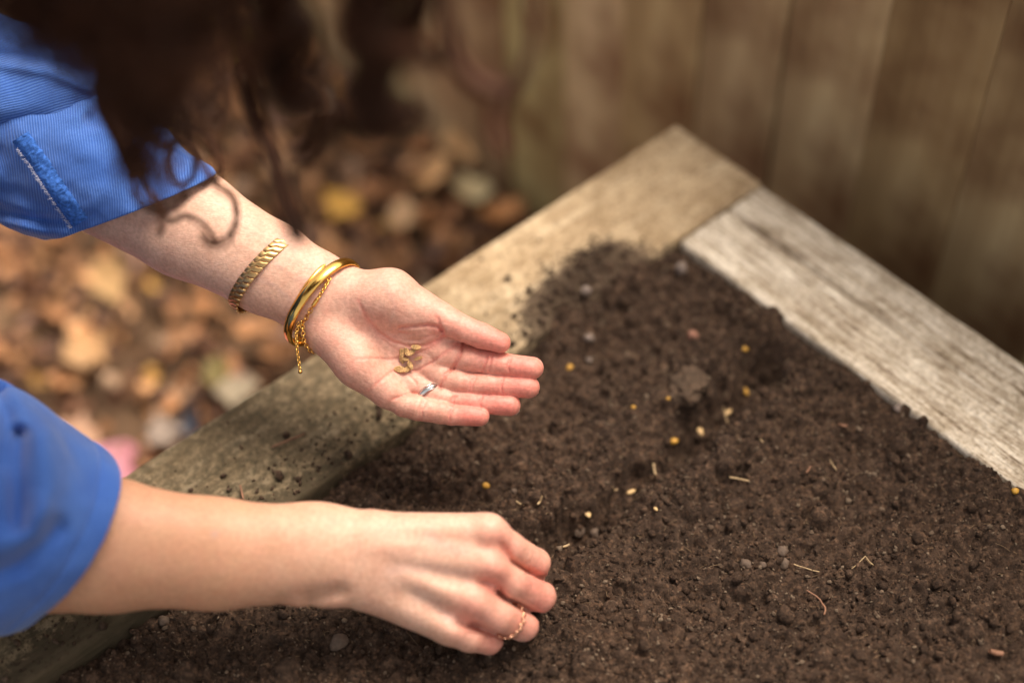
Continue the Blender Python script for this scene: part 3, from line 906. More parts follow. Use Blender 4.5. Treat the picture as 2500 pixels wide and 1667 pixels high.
flushL = 0.10 + 0.20 * sstep(cx_, 300, 1000) + 0.48 * np.exp(-(tips / 150) ** 2) + 0.12 * np.exp(-(lineD / 22) ** 2) \
    + 0.20 * np.exp(-(np.hypot(cx_ - 560, cy_ - 880) / 240) ** 2) + 0.25 * np.exp(-(np.hypot(cx_ - 1220, cy_ - 720) / 130) ** 2) + 0.22 * sstep(cx_, 1230, 1450) \
    + 0.10 * vnoise(np.stack([cx_ / 60, cy_ / 60], -1), 5)
for pts, w, a in LINES:
    flushL = flushL + 0.22 * a * np.exp(-(poly2(cx_, cy_, pts) / (w * 1.2)) ** 2)
flushL = np.clip(flushL * sstep(cx_, -300, 400), 0, 0.95)
vd = np.minimum.reduce([poly2(cx_, cy_, p) for p in ([(60, 260), (180, 360), (300, 380), (330, 420)], [(190, 380), (330, 372)], [(-200, 330), (60, 420), (200, 560)], [(820, 430), (900, 560), (860, 700)])])
veinL = 0.35 * np.exp(-(vd / 16) ** 2) * (vnoise(np.stack([cx_ / 90, cy_ / 90], -1), 15) * 0.5 + 0.6)
tanL = np.clip(0.15 - 0.1 * sstep(cx_, 0, 500), 0, 1)
VlW = px_world(Vl, DL)

# --- right arm, back of the hand, fingers pinching into the soil
DR = 0.865
SB = 3.033
def Bp(x, y, z=0): return (750 + x / SB, 1150 + y / SB, z / SB)
vr = Vol((-60, 1060, -330), (1400, 1640, 190), 3.4)
def cb(p, q, ra, rb, k=40, fz=1.0):
    vr.cone(Bp(*p), Bp(*q), ra / SB, rb / SB, k / SB, fz)
cb((-2400, 520, 60), (-1500, 545, 20), 560, 492, 60, 1.15)
cb((-1500, 545, 20), (-700, 612, -20), 492, 398, 100, 1.2)
cb((-700, 612, -20), (60, 620, -70), 398, 364, 120, 1.35)
cb((60, 620, -70), (420, 650, -100), 362, 362, 140, 1.9)
MR = [((420, 500, -70), (1345, 455, -95), 165, 125), ((420, 590, -60), (1350, 700, -65), 165, 125),
      ((420, 720, -80), (1235, 960, -80), 160, 122), ((420, 830, -110), (1060, 1165, -120), 150, 108)]
for p, q, a, b in MR: cb(p, q, a, b, 70)
cb((500, 440, -120), (1250, 430, -130), 130, 105, 80)
cb((450, 880, -170), (980, 1130, -190), 150, 110, 80)
cb((700, 560, -85), (1300, 590, -115), 115, 105, 80); cb((700, 720, -95), (1270, 850, -130), 115, 100, 80); cb((700, 850, -130), (1150, 1070, -150), 110, 98, 80)
cb((1230, 850, -190), (1600, 1010, -430), 72, 70, 60); cb((1120, 1090, -200), (1400, 1215, -370), 72, 62, 60)
cb((300, 560, -250), (950, 700, -420), 160, 130, 80)
palm_r = vr.D.copy()
cB = lambda p, q, a, b: (Bp(*p), Bp(*q), a / SB, b / SB)
fr = {
 'index': [cB((1350, 450, -80), (1500, 560, -180), 125, 110), cB((1500, 560, -180), (1690, 678, -400), 112, 108), cB((1690, 678, -400), (1690, 760, -650), 106, 88), cB((1690, 760, -650), (1640, 860, -860), 86, 68)],
 'middle': [cB((1350, 710, -70), (1520, 822, -170), 128, 120), cB((1520, 822, -170), (1722, 928, -390), 120, 119), cB((1722, 925, -390), (1680, 960, -650), 112, 92), cB((1680, 960, -650), (1600, 950, -850), 88, 70)],
 'ring': [cB((1235, 970, -80), (1420, 1072, -170), 126, 130), cB((1420, 1072, -170), (1598, 1143, -350), 128, 115), cB((1598, 1143, -350), (1500, 1120, -610), 106, 88), cB((1500, 1120, -610), (1420, 1050, -740), 84, 70)],
 'little': [cB((1065, 1165, -120), (1200, 1228, -190), 112, 108), cB((1200, 1228, -190), (1345, 1262, -320), 108, 94), cB((1345, 1262, -320), (1250, 1230, -520), 88, 74), cB((1250, 1230, -520), (1180, 1150, -620), 72, 60)],
 'thumb': [cB((450, 520, -250), (900, 640, -480), 165, 130), cB((900, 640, -480), (1250, 790, -700), 118, 98), cB((1250, 790, -700), (1520, 900, -880), 100, 74)],
}
for nm, bones in fr.items():
    vr.finger(palm_r, bones, (80 if nm != 'thumb' else 90) / SB, 30 / SB)
def dr(pts, w, dep, z=-700):
    vr.dent([Bp(*p)[:2] for p in pts], w / SB, dep / SB, z / SB)
dr([(1440, 545), (1520, 660), (1600, 720), (1775, 795)], 22, 20)
dr([(1300, 815), (1400, 830), (1470, 945), (1580, 1000), (1700, 1062)], 24, 20)
dr([(1130, 1130), (1220, 1150), (1330, 1185), (1450, 1235)], 24, 22)
dr([(1290, 800), (1420, 830)], 55, 18)
dr([(1420, 540), (1480, 590)], 50, 16)
dr([(1150, 1100), (1230, 1150)], 60, 26)
dr([(760, 890), (900, 950), (1090, 1110)], 58, 16)
dr([(640, 700), (900, 715), (1180, 760)], 60, 6)
dr([(720, 770), (900, 830), (1050, 900)], 55, -14)
dr([(600, 560), (900, 560), (1240, 580)], 60, -10)
dr([(1330, 460), (1380, 500)], 75, -10); dr([(1350, 695), (1400, 730)], 70, -12); dr([(1200, 930), (1260, 985)], 66, -10); dr([(1040, 1160), (1090, 1190)], 60, -10)
rk = np.random.default_rng(21)
for (kx, ky, ang) in ((1640, 640, 1.95), (1680, 890, 1.9), (1560, 1120, 1.85), (1300, 1250, 1.75), (1385, 500, 1.9), (1370, 715, 1.9), (1235, 975, 1.9)):
    for j_ in range(5):
        ox = (j_ - 2) * 17 + rk.normal(0, 4); LL = rk.uniform(38, 66)
        dr([(kx + ox - math.cos(ang) * LL, ky - math.sin(ang) * LL), (kx + ox + rk.normal(0, 5), ky), (kx + ox + math.cos(ang) * LL, ky + math.sin(ang) * LL)], 8, 3.5)
dr([(30, 950), (260, 890)], 60, 40)
dr([(-200, 960), (60, 900), (200, 880)], 60, 16)
Vr, Qr = vr.mesh()
bx = (Vr[:, 0] - 750) * SB; by = (Vr[:, 1] - 1150) * SB
kn = np.minimum.reduce([np.hypot(bx - a, by - b) for a, b in ((1440, 560), (1370, 820), (1200, 1090), (1700, 800), (1740, 1010), (1650, 1150), (1370, 1290))])
flushR = np.clip(0.06 + 0.46 * np.exp(-(kn / 170) ** 2) + 0.16 * sstep(bx, 1000, 1500) + 0.06 * vnoise(np.stack([bx / 90, by / 90], -1), 5), 0, 0.9)
vd = np.minimum.reduce([poly2(bx, by, p) for p in ([(620, 730), (900, 720), (1180, 760)], [(820, 900), (960, 980), (1100, 1110)], [(900, 480), (1030, 560), (1150, 590)])])
mole = np.exp(-(np.hypot(bx + 686, by - 464) / 28) ** 2)
veinR = np.clip(0.30 * np.exp(-(vd / 50) ** 2) + 0.5 * mole, 0, 0.9)
tanR = np.clip(0.95 - 0.75 * sstep(bx, -900, 900), 0.15, 0.95)
VrW = px_world(Vr, DR)

# --- coarse torso, neck, head and legs under the clothes (world metres)
ELB_L, ELB_R = np.array([-0.44, 0.80, 0.20]), np.array([-0.45, 0.47, 0.125])
SH_L, SH_R = np.array([-0.56, 0.80, 0.42]), np.array([-0.54, 0.44, 0.42])
HEAD = np.array([-0.30, 0.56, 0.66])
HIP = np.array([-0.98, 0.70, 0.06])
def body_vol(extra=0.0, h=0.012):
    v = Vol((-1.35, 0.25, -0.45), (-0.14, 1.05, 0.86), h)
    v.D[:] = 1.0
    def c(p, q, ra, rb, k=0.04, fz=1.0):
        b = v.block([p, q], max(ra, rb) + k + 0.05 + extra)
        v.D[b] = smin(v.D[b], v.cone_d(b, p, q, ra + extra, rb + extra, fz), k)
    return v, c
bv, c = body_vol()
c(ELB_L, SH_L, 0.040, 0.05); c(ELB_R, SH_R, 0.040, 0.05)
c(SH_L, SH_R, 0.055, 0.055, 0.06)
c((-0.62, 0.62, 0.38), (-0.85, 0.66, 0.18), 0.13, 0.12, 0.08)
c((-0.85, 0.66, 0.18), HIP, 0.12, 0.15, 0.08)
c((-0.55, 0.61, 0.43), (-0.40, 0.58, 0.56), 0.06, 0.055, 0.05)
c(HEAD + [-0.03, 0, 0.03], HEAD + [0.02, 0, -0.01], 0.088, 0.085, 0.03)
c(HEAD + [0.03, 0, -0.05], HEAD + [0.045, 0, -0.075], 0.055, 0.042, 0.03)     # jaw
c(HEAD + [0.09, 0, -0.02], HEAD + [0.105, 0, -0.035], 0.010, 0.014, 0.02)       # nose
for sy in (-1, 1):
    c(HEAD + [-0.02, sy * 0.085, -0.02], HEAD + [-0.025, sy * 0.092, 0.01], 0.014, 0.018, 0.008)   # ears
    c(HEAD + [0.078, sy * 0.03, 0.004], HEAD + [0.079, sy * 0.036, 0.004], 0.013, 0.013, 0.01)
    c(HIP + [0, sy * 0.09, -0.02], (-0.70, 0.70 + sy * 0.11, -0.30), 0.09, 0.06, 0.05)
    c((-0.70, 0.70 + sy * 0.11, -0.30), (-1.08, 0.70 + sy * 0.12, -0.32), 0.055, 0.04, 0.03)
c(HEAD + [0.082, -0.018, -0.058], HEAD + [0.082, 0.018, -0.058], 0.007, 0.007, 0.008)
Vb, Qb = bv.mesh()
z1, z2, z3 = np.zeros(len(Vb)), np.zeros(len(Vb)), np.full(len(Vb), 0.3)
def orient(V, Q):
    a, b, c_, d = (V[Q[:, i]] for i in range(4))
    vol = np.einsum('ij,ij->i', a, np.cross(b, c_)).sum() + np.einsum('ij,ij->i', a, np.cross(c_, d)).sum()
    return Q if vol > 0 else Q[:, ::-1]
Qa, Qc, Qd = orient(VlW, Ql), orient(VrW, Qr), orient(Vb, Qb)
body = mesh_obj('body', np.concatenate([VlW, VrW, Vb]), np.concatenate([Qa, Qc + len(VlW), Qd + len(VlW) + len(VrW)]), SKIN,
                attrs={'flush': np.concatenate([flushL, flushR, z1]), 'vein': np.concatenate([veinL, veinR, z2]), 'tan': np.concatenate([tanL, tanR, z3])}, loc=person.location)
child_at(body, person)

# fingernails: thin curved plates on the backs of the fingertips of the open hand
def nail_px(c, r, dirx, z, S_, d0, orgx, orgy, back=-1):
    V, T = ico(2)
    a = math.atan2(dirx[1], dirx[0])
    P = np.stack([V[:, 0] * r * 0.95, V[:, 1] * r * 0.86, V[:, 2] * r * 0.45], -1)
    P = np.stack([P[:, 0] * math.cos(a) - P[:, 1] * math.sin(a), P[:, 0] * math.sin(a) + P[:, 1] * math.cos(a), P[:, 2]], -1)
    P = P + np.array([c[0], c[1], z])
    P = np.stack([orgx + P[:, 0] / S_, orgy + P[:, 1] / S_, P[:, 2] / S_], -1)
    return px_world(P, d0), T
for (c_, r, d, z) in (((1868, 1014), 60, (1, .12), 14), ((1843, 1146), 60, (1, .1), -2), ((1713, 1274), 58, (1, .1), -8), ((1500, 1348), 53, (1, .08), 16)):
    V, T = nail_px(c_, r, d, z, SA, DL, 650, 550)
    o = mesh_obj('fingernail', V, T, NAIL, fix=True, loc=V.mean(0)); child_at(o, person)

# --- shirt: torso and upper arms, with sleeves as sub-parts
sv, c = body_vol(0.0, 0.012)
c(ELB_L + [0.0, 0, 0], SH_L, 0.058, 0.072); c(ELB_R, SH_R, 0.060, 0.072)
c(SH_L, SH_R, 0.07, 0.07, 0.06)
c((-0.62, 0.62, 0.38), (-0.85, 0.66, 0.18), 0.148, 0.14, 0.08)
c((-0.85, 0.66, 0.18), HIP + [0, 0, 0.02], 0.14, 0.165, 0.08)
P = np.stack(np.broadcast_arrays(*sv.grid((slice(None),) * 3)), -1)
sv.D += 0.008 * fbm(P[::1] * 14, 2, 50)
Vs_, Qs_ = sv.mesh()
shirt = mesh_obj('shirt', Vs_, Qs_, CLOTH, fix=True, loc=person.location, attrs={'weave': np.stack([Vs_ @ np.array([0.5, 0.6, 0.6]) / 0.0022, Vs_[:, 1], Vs_[:, 2]], -1)})
child_at(shirt, person)
jv, c = body_vol(0.0, 0.014)
for sy in (-1, 1):
    c(HIP + [0, sy * 0.09, -0.02], (-0.70, 0.70 + sy * 0.11, -0.29), 0.115, 0.075, 0.05)
    c((-0.70, 0.70 + sy * 0.11, -0.29), (-1.05, 0.70 + sy * 0.12, -0.31), 0.07, 0.06, 0.03)
c(HIP + [-0.02, -0.05, -0.01], HIP + [-0.02, 0.05, -0.01], 0.15, 0.15, 0.05)
Vj, Qj = jv.mesh()
child_at(mesh_obj('jeans', Vj, Qj, JEANS, fix=True, loc=person.location), person)

def Dp(x, y, z=0): return (x * KD, y * KD, z * KD)
def sub_of(o, parent_part):
    """child of a part that itself is a child of person"""
    base = Vector(parent_part.parent.location) + Vector(parent_part.location)
    o.parent = parent_part; o.location = Vector(o.location) - base
    return o

# left cuff (rolled, frayed) -- traced in D px (2352 wide)
def vol_noise(v, sc_, amp, seed, oct_=2):
    m = np.abs(v.D) < 26
    idx = np.argwhere(m)
    P = v.lo + idx * v.h
    n = fbm((P * sc_).astype(np.float32), oct_, seed)
    v.D[m] += amp * n
def cut(v, p, n, soft=0):
    X, Y, Z = v.grid((slice(None),) * 3)
    n = np.array(n, float); n /= np.linalg.norm(n)
    v.D = np.maximum(v.D, (X - p[0]) * n[0] + (Y - p[1]) * n[1] + (Z - p[2]) * n[2])

cu = Vol((-260, 150, -330), (540, 640, 260), 3.6)
cu.D[:] = 90
cu.cone(Dp(-60, 240, -130), Dp(170, 365, -85), 205 * KD, 196 * KD, 10, 1.15)
cu.cone(Dp(170, 365, -85), Dp(380, 478, -50), 196 * KD, 138 * KD, 30, 1.15)
cu.dent([Dp(40, 325)[:2], Dp(130, 285)[:2], Dp(262, 205)[:2]], 34, -7, 0)
cu.dent([Dp(235, 255)[:2], Dp(215, 275)[:2]], 22, 26, 0)
cu.dent([Dp(240, 215)[:2], Dp(300, 330)[:2], Dp(330, 500)[:2]], 34, 7, 0)
cu.dent([Dp(330, 260)[:2], Dp(400, 360)[:2], Dp(420, 430)[:2]], 30, 7, 0)
cu.dent([Dp(0, 440)[:2], Dp(100, 470)[:2], Dp(180, 520)[:2]], 26, 10, -80)
cu.dent([Dp(-10, 350)[:2], Dp(30, 400)[:2], Dp(75, 465)[:2], Dp(120, 530)[:2]], 34, 13, -200)
cu.dent([Dp(-20, 510)[:2], Dp(80, 530)[:2], Dp(150, 535)[:2]], 15, -12, -200)
cu.dent([Dp(-20, 475)[:2], Dp(70, 500)[:2], Dp(140, 505)[:2]], 13, 12, -200)
vol_noise(cu, 1 / 60., 8, 61, 2)
cut(cu, Dp(340, 467, 0), (0.375, 0.92, -0.10))
inn = cu.cone_d((slice(None),) * 3, Dp(170, 365, -85), Dp(420, 500, -50), 184 * KD, 118 * KD, 1.15)
near = cu.cone_d((slice(None),) * 3, Dp(330, 450, -60), Dp(500, 560, -60), 150 * KD, 150 * KD, 1.0)
cu.D = np.maximum(cu.D, -np.maximum(inn, near - 20))
Vc, Qc_ = cu.mesh()
wv = (Vc[:, 0] * 0.985 - Vc[:, 1] * 0.12 + 5 * vnoise(Vc / 60, 3)) / 6.2
Wc = px_world(Vc, DL)
sleeveL = mesh_obj('cuff', Wc, Qc_, CLOTH, fix=True, loc=person.location, attrs={'weave': np.stack([wv, wv * 0, wv * 0], -1)})
child_at(sleeveL, person)
sleeveL.location = (0, 0, 0); sleeveL.parent = shirt
sleeveL['label'] = 'rolled up cuff with a frayed raw edge'
# upper sleeve above the cuff
us = Vol((-420, -330, -330), (340, 420, 330), 5)
us.D[:] = 90
us.cone(Dp(95, 225, -70), Dp(-120, 190, -110), 158 * KD, 185 * KD, 20)
us.cone(Dp(-120, 190, -110), Dp(-420, -60, 40), 185 * KD, 190 * KD, 40)
us.dent([Dp(0, 150)[:2], Dp(110, 165)[:2], Dp(205, 205)[:2]], 14, -11, -100)
us.dent([Dp(0, 128)[:2], Dp(110, 140)[:2], Dp(200, 172)[:2]], 16, 14, -100)
us.dent([Dp(70, 90)[:2], Dp(130, 98)[:2], Dp(190, 120)[:2]], 14, -14, -100)
us.dent([Dp(-60, 300)[:2], Dp(60, 290)[:2], Dp(170, 250)[:2]], 30, 10, -100)
vol_noise(us, 1 / 80., 10, 71, 2)
Vu, Qu = us.mesh()
wv = (Vu[:, 0] * 0.30 + Vu[:, 1] * 0.95 + 6 * vnoise(Vu / 60, 3)) / 6.2
o = mesh_obj('sleeve', px_world(Vu, DL), Qu, CLOTH, fix=True, loc=person.location, attrs={'weave': np.stack([wv, wv * 0, wv * 0], -1)})
child_at(o, person); o.location = (0, 0, 0); o.parent = shirt
# seam strip with frayed edge on the cuff
strip_pts = [(28, 326), (66, 376), (98, 425), (132, 476), (166, 524)]
sp = []
nS = 90
tt = np.linspace(0, 1, nS)
sx = np.interp(tt * 4, range(5), [p[0] for p in strip_pts]); sy_ = np.interp(tt * 4, range(5), [p[1] for p in strip_pts])
wd = 44
rows = []
def cuff_z(x, y, default):
    z = cu.front(x, y)
    return z if z is not None else default
zl = 0
for k in range(nS):
    tx, ty = (128, 197); L = math.hypot(tx, ty); nx, ny = ty / L, -tx / L
    row = []
    for f in np.linspace(0, 1, 7):
        x = (sx[k] + nx * wd * f) * KD; y = (sy_[k] + ny * wd * f) * KD
        z = cuff_z(x, y, zl); zl = z
        row.append((x, y, z))
    rows.append(row)
rows = np.array(rows)
from_z = rows[..., 2]
for _ in range(6):
    from_z[1:-1] = (from_z[:-2] + from_z[1:-1] + from_z[2:]) / 3
hump = np.array([2.0, 7, 8, 6, 5, 4, 0.0])
rows[..., 2] = from_z + hump[None] + 1.2 * rng.normal(size=from_z.shape)
Vst = rows.reshape(-1, 3)
Vst2 = Vst.copy(); Vst2[:, 2] -= 6
VV = np.concatenate([Vst, Vst2])
i, j = np.meshgrid(np.arange(nS - 1), np.arange(6), indexing='ij'); q = (i * 7 + j).ravel(); nV = len(Vst)
Fst = np.concatenate([np.stack([q, q + 1, q + 8, q + 7], -1), np.stack([q, q + 7, q + 8, q + 1], -1) + nV])
bl = m_simple('denim_seam', (0.045, 0.135, 0.46), 0.9, 0, 0.1, var=0.5, scale=500, bmp=0.5, bd=0.001)
o = mesh_obj('seam_strip', px_world(VV, DL), Fst, bl, loc=person.location)
child_at(o, person); o.location = (0, 0, 0); o.parent = shirt
paths, rad = [], []
for k in range(150):
    f = rng.uniform(0.08, 1); i_ = int(f * (nS - 1))
    p0 = rows[i_, 0]; a = math.atan2(0.55, -0.85) + rng.normal(0, 0.7); L = rng.uniform(3, 10)
    q_ = np.array([[p0[0] + 2, p0[1], p0[2] + 4], [p0[0] + math.cos(a) * L * .5, p0[1] + math.sin(a) * L * .5, p0[2] + rng.uniform(2, 9)], [p0[0] + math.cos(a + 0.5) * L, p0[1] + math.sin(a + 0.5) * L, p0[2] + rng.uniform(0, 9)]])
    paths.append(px_world(q_, DL)); rad.append(0.00013)
V, Fq = tubes(paths, rad, 4)
o = mesh_obj('frayed_edge', V, Fq, FRAY, loc=person.location); child_at(o, person); o.location = (0, 0, 0); o.parent = shirt
o['kind'] = 'stuff'

# right sleeve, lower left
rv = Vol((-420, 880, -420), (330, 1640, 420), 5)
rv.D[:] = 90
rv.cone(Dp(250, 1248, 0), Dp(-60, 1170, 20), 178 * KD, 285 * KD, 20, 1.05)
rv.cone(Dp(-60, 1170, 20), Dp(-330, 1080, 60), 285 * KD, 330 * KD, 60)
rv.dent([Dp(45, 1000)[:2], Dp(38, 1090)[:2], Dp(45, 1200)[:2]], 26, 46, 0)
rv.dent([Dp(95, 1010)[:2], Dp(110, 1120)[:2], Dp(80, 1230)[:2]], 34, -26, 0)
rv.dent([Dp(-40, 1330)[:2], Dp(50, 1290)[:2], Dp(130, 1210)[:2]], 28, 32, 0)
rv.dent([Dp(-40, 1260)[:2], Dp(30, 1240)[:2], Dp(100, 1180)[:2]], 34, -20, 0)
rv.dent([Dp(-20, 860)[:2], Dp(10, 960)[:2], Dp(0, 1060)[:2]], 28, 34, 0)
vol_noise(rv, 1 / 120., 14, 81, 2)
cut(rv, Dp(222, 1240, 140), (0.80, 0.45, -0.40))
_n = np.array([0.80, 0.45, -0.40]); _n /= np.linalg.norm(_n); _p = np.array(Dp(222, 1240, 140))
X_, Y_, Z_ = rv.grid((slice(None),) * 3)
_e = (X_ - _p[0]) * _n[0] + (Y_ - _p[1]) * _n[1] + (Z_ - _p[2]) * _n[2]
rv.D += 5.0 * np.exp(-((_e + 58) / 5.0) ** 2) - 3.0 * np.exp(-((_e + 26) / 22.0) ** 2)
inn = rv.cone_d((slice(None),) * 3, Dp(300, 1258, 0), Dp(100, 1215, 10), 160 * KD, 195 * KD, 1.05)
rv.D = np.maximum(rv.D, -inn)
Vq, Qq = rv.mesh()
wv = (Vq[:, 0] * 0.8 + Vq[:, 1] * 0.5 + 5 * vnoise(Vq / 60, 3)) / 6.2
o = mesh_obj('sleeve', px_world(Vq, DR), Qq, CLOTH, fix=True, loc=person.location, attrs={'weave': np.stack([wv, wv * 0, wv * 0], -1)})
child_at(o, person); o.location = (0, 0, 0); o.parent = shirt

# --- hair: curly locks of fine strands hanging from the head
def lock(tip, root, n, spread, r_curl, wl, rs, rad=0.00034, out_t=0.45, tipcurl=0.0, npts=64):
    P0, P1 = [], []
    tip = np.array(tip); root = np.array(root)
    ps = []
    a0 = rs.uniform(0, 6.28); hand = rs.choice([-1, 1])
    for k in range(n):
        rt = root + rs.normal(0, spread * 0.8, 3)
        tp = tip + rs.normal(0, spread, 3) * np.array([1, 1, 1.3])
        t = np.linspace(0, 1, npts)
        w = sstep(t, 0, out_t)
        x = rt[0] + (tp[0] - rt[0]) * w; y = rt[1] + (tp[1] - rt[1]) * w
        z = rt[2] + (tp[2] - rt[2]) * t + 0.03 * np.sin(np.pi * np.clip(t / out_t, 0, 1)) * (t < out_t)
        L = abs(rt[2] - tp[2]) + 0.1
        ph = a0 + hand * 2 * np.pi * t * L / wl + rs.normal(0, 0.45)
        rc = r_curl * sstep(t, 0.15, 0.55) * (1 + tipcurl * sstep(t, 0.8, 1)) * rs.uniform(0.75, 1.25)
        x = x + rc * np.cos(ph); y = y + rc * np.sin(ph); z = z + rc * 0.5 * np.sin(ph * 1.0 + 1)
        ps.append(np.stack([x, y, z], -1))
    return ps
rs = np.random.default_rng(11)
hair_paths = []
def DP(x, y, d): return unproj(x * KD, y * KD, d)
tipsL = []
for (x, y, d, n, sp_, rc, wl) in [
    (10, 20, .64, 90, .010, .012, .07), (90, 60, .64, 90, .009, .012, .07), (160, 120, .66, 50, .007, .012, .07), (240, 40, .62, 110, .009, .012, .07), (300, 130, .62, 110, .008, .012, .06), (370, 120, .62, 110, .008, .012, .06), (430, 40, .62, 90, .008, .012, .06), (310, 250, .66, 60, .006, .011, .06), (380, 290, .66, 50, .006, .011, .06),
    (320, 330, .68, 40, .004, .010, .055), (355, 400, .70, 30, .004, .009, .05), (60, -10, .66, 50, .010, .012, .07), (130, 70, .66, 60, .008, .012, .07), (190, 30, .62, 70, .009, .013, .07), (215, 130, .66, 50, .007, .012, .06),
    (280, 90, .60, 80, .009, .013, .07), (270, 200, .64, 60, .007, .012, .06), (340, 170, .60, 80, .009, .013, .06), (390, 60, .58, 90, .009, .013, .06),
    (330, 290, .66, 50, .005, .010, .055), (400, 230, .62, 60, .007, .012, .06), (345, 370, .70, 34, .004, .009, .05), (450, 120, .56, 50, .008, .012, .06),
    (440, 250, .64, 26, .006, .012, .055), (350, 440, .72, 22, .004, .009, .05), (420, 340, .68, 18, .005, .012, .05),
    (500, 40, .56, 30, .008, .012, .06), (495, 200, .62, 10, .006, .014, .06),
    (650, 110, .63, 55, .0045, .009, .055), (690, 190, .63, 50, .004, .010, .055), (715, 290, .64, 26, .003, .009, .05), (650, 30, .63, 50, .004, .010, .06),
    (890, 90, .62, 55, .0045, .009, .06), (930, 60, .62, 55, .005, .010, .06), (905, 200, .62, 50, .004, .010, .055), (870, 265, .625, 50, .0035, .010, .05), (920, 240, .62, 30, .004, .010, .05), (985, 130, .62, 12, .005, .012, .06), (570, 260, .60, 5, .006, .014, .07)]:
    if x > 600: n = int(n * 2.2); sp_ *= 0.6; rc *= 0.85; y += 30
    tip = DP(x, y, d)
    ang = rs.uniform(-0.9, 0.9)
    root = HEAD + np.array([0.075 * math.cos(ang), 0.085 * math.sin(ang), 0.02 + rs.uniform(-0.03, 0.05)])
    hair_paths += lock(tip, root, n, sp_, rc, wl, rs, out_t=0.42 if rs.random() < 0.5 else 0.5)
# single wisps with traced loops: D px points + depth
for pts, d, n in [
    ([(440, 330), (487, 413), (534, 456), (544, 503), (526, 546), (491, 561), (462, 545)], .82, 7),
    ([(340, 440), (390, 503), (421, 491), (460, 507), (487, 538), (495, 562)], .82, 6),
    ([(300, 250), (360, 330), (390, 339), (413, 327), (440, 343), (452, 374), (440, 413), (413, 429), (394, 409), (386, 370), (400, 330)], .79, 12),
    ([(350, 280), (410, 292), (468, 312), (503, 370), (505, 400), (460, 430)], .79, 10),
    ([(330, 430), (365, 470), (372, 520), (362, 545)], .79, 6),
    ([(290, 330), (300, 400), (312, 450), (350, 480), (400, 470), (430, 440)], .80, 10),
    ([(450, 117), (500, 160), (515, 210), (517, 250), (498, 292)], .72, 6),
    ([(1030, -60), (1020, 40), (1040, 140), (1090, 195), (1150, 212), (1180, 205)], .60, 16),
    ([(1220, -60), (1225, 60), (1205, 150), (1150, 230), (1125, 290), (1150, 350)], .60, 2),
    ([(600, 300), (640, 400), (670, 500), (690, 560)], .66, 3),
    ([(260, 120), (245, 230), (290, 330), (320, 400)], .76, 10)]:
    P = np.array(pts, float); m = len(P)
    t = np.linspace(0, m - 1, 50)
    # Catmull-Rom through the points
    i0 = np.clip(t.astype(int), 0, m - 2); f = (t - i0)[:, None]
    g = lambda k: P[np.clip(i0 + k, 0, m - 1)]
    X = 0.5 * (2 * g(0) + (g(1) - g(-1)) * f + (2 * g(-1) - 5 * g(0) + 4 * g(1) - g(2)) * f ** 2 + (3 * g(0) - g(-1) - 3 * g(1) + g(2)) * f ** 3)
    for k in range(int(n * 1.6) if d > 0.7 else n):
        off = rs.normal(0, 5.5, 2); dd = d + rs.normal(0, 0.004)
        wob = 2.5 * np.sin(t * 1.3 + rs.uniform(0, 6))[:, None] * rs.normal(0, 1, 2)
        Q = X + off + wob
        top = DP(Q[0, 0], Q[0, 1], dd)
        strand = DP(Q[:, 0], Q[:, 1], np.full(len(Q), dd))
        ang = rs.uniform(-0.9, 0.9)
        root = HEAD + np.array([0.08 * math.cos(ang), 0.085 * math.sin(ang), 0.03])
        tt = np.linspace(0, 1, 24)[:-1, None]
        w = sstep(tt, 0, 0.7)
        lead = np.concatenate([root[:2] + (top[:2] - root[:2]) * w, root[2] + (top[2] - root[2]) * tt ** 1.2], 1)
        hair_paths.append(np.concatenate([lead, strand]))
# cap of hair over the skull
for k in range(500):
    a, e = rs.uniform(0, 6.28), rs.uniform(0.1, 1.5)
    d0 = np.array([math.cos(a) * math.cos(e), math.sin(a) * math.cos(e), math.sin(e)])
    if d0[0] > 0.75: continue
    r0 = HEAD + d0 * np.array([0.11, 0.095, 0.115]) + [-0.02, 0, 0.02]
    t = np.linspace(0, 1, 20)[:, None]
    dn = r0 + np.array([d0[0] * 0.05 - 0.02, d0[1] * 0.06, 0]) * t + np.array([0, 0, -0.26]) * t ** 1.5 * (0.6 + 0.4 * rs.random())
    dn[:, 0] += 0.008 * np.sin(t[:, 0] * 14 + a * 5); dn[:, 1] += 0.008 * np.cos(t[:, 0] * 14 + a * 5)
    hair_paths.append(dn)
V, Fq = tubes(hair_paths, [0.00030 if k < len(hair_paths) - 480 else 0.0030 for k in range(len(hair_paths))], 3)
o = mesh_obj('hair', V, Fq, HAIR, loc=person.location); child_at(o, person)

# ------------------------------------------------------------------ jewellery
def frame(c1, c2, tilt, d0, z=0):
    """ring frame from two silhouette points (px 2500): centre, e1 across, e2 towards camera, e3 along the arm"""
    a = px_world(np.array([[*c1, z]]), d0)[0]; b = px_world(np.array([[*c2, z]]), d0)[0]
    c = (a + b) / 2
    e1 = (b - a); r = np.linalg.norm(e1) / 2; e1 /= 2 * r
    vw = c - CAM; vw /= np.linalg.norm(vw)
    e2 = -vw + (vw @ e1) * e1; e2 /= np.linalg.norm(e2)
    e3 = np.cross(e1, e2)
    if e3 @ (px_world(np.array([[c1[0] + 50, c1[1] + 30, z]]), d0)[0] - a) < 0: e3 = -e3
    e2t = e2 * math.cos(tilt) - e3 * math.sin(tilt); e3t = e3 * math.cos(tilt) + e2 * math.sin(tilt)
    return c, e1, e2t, e3t, r

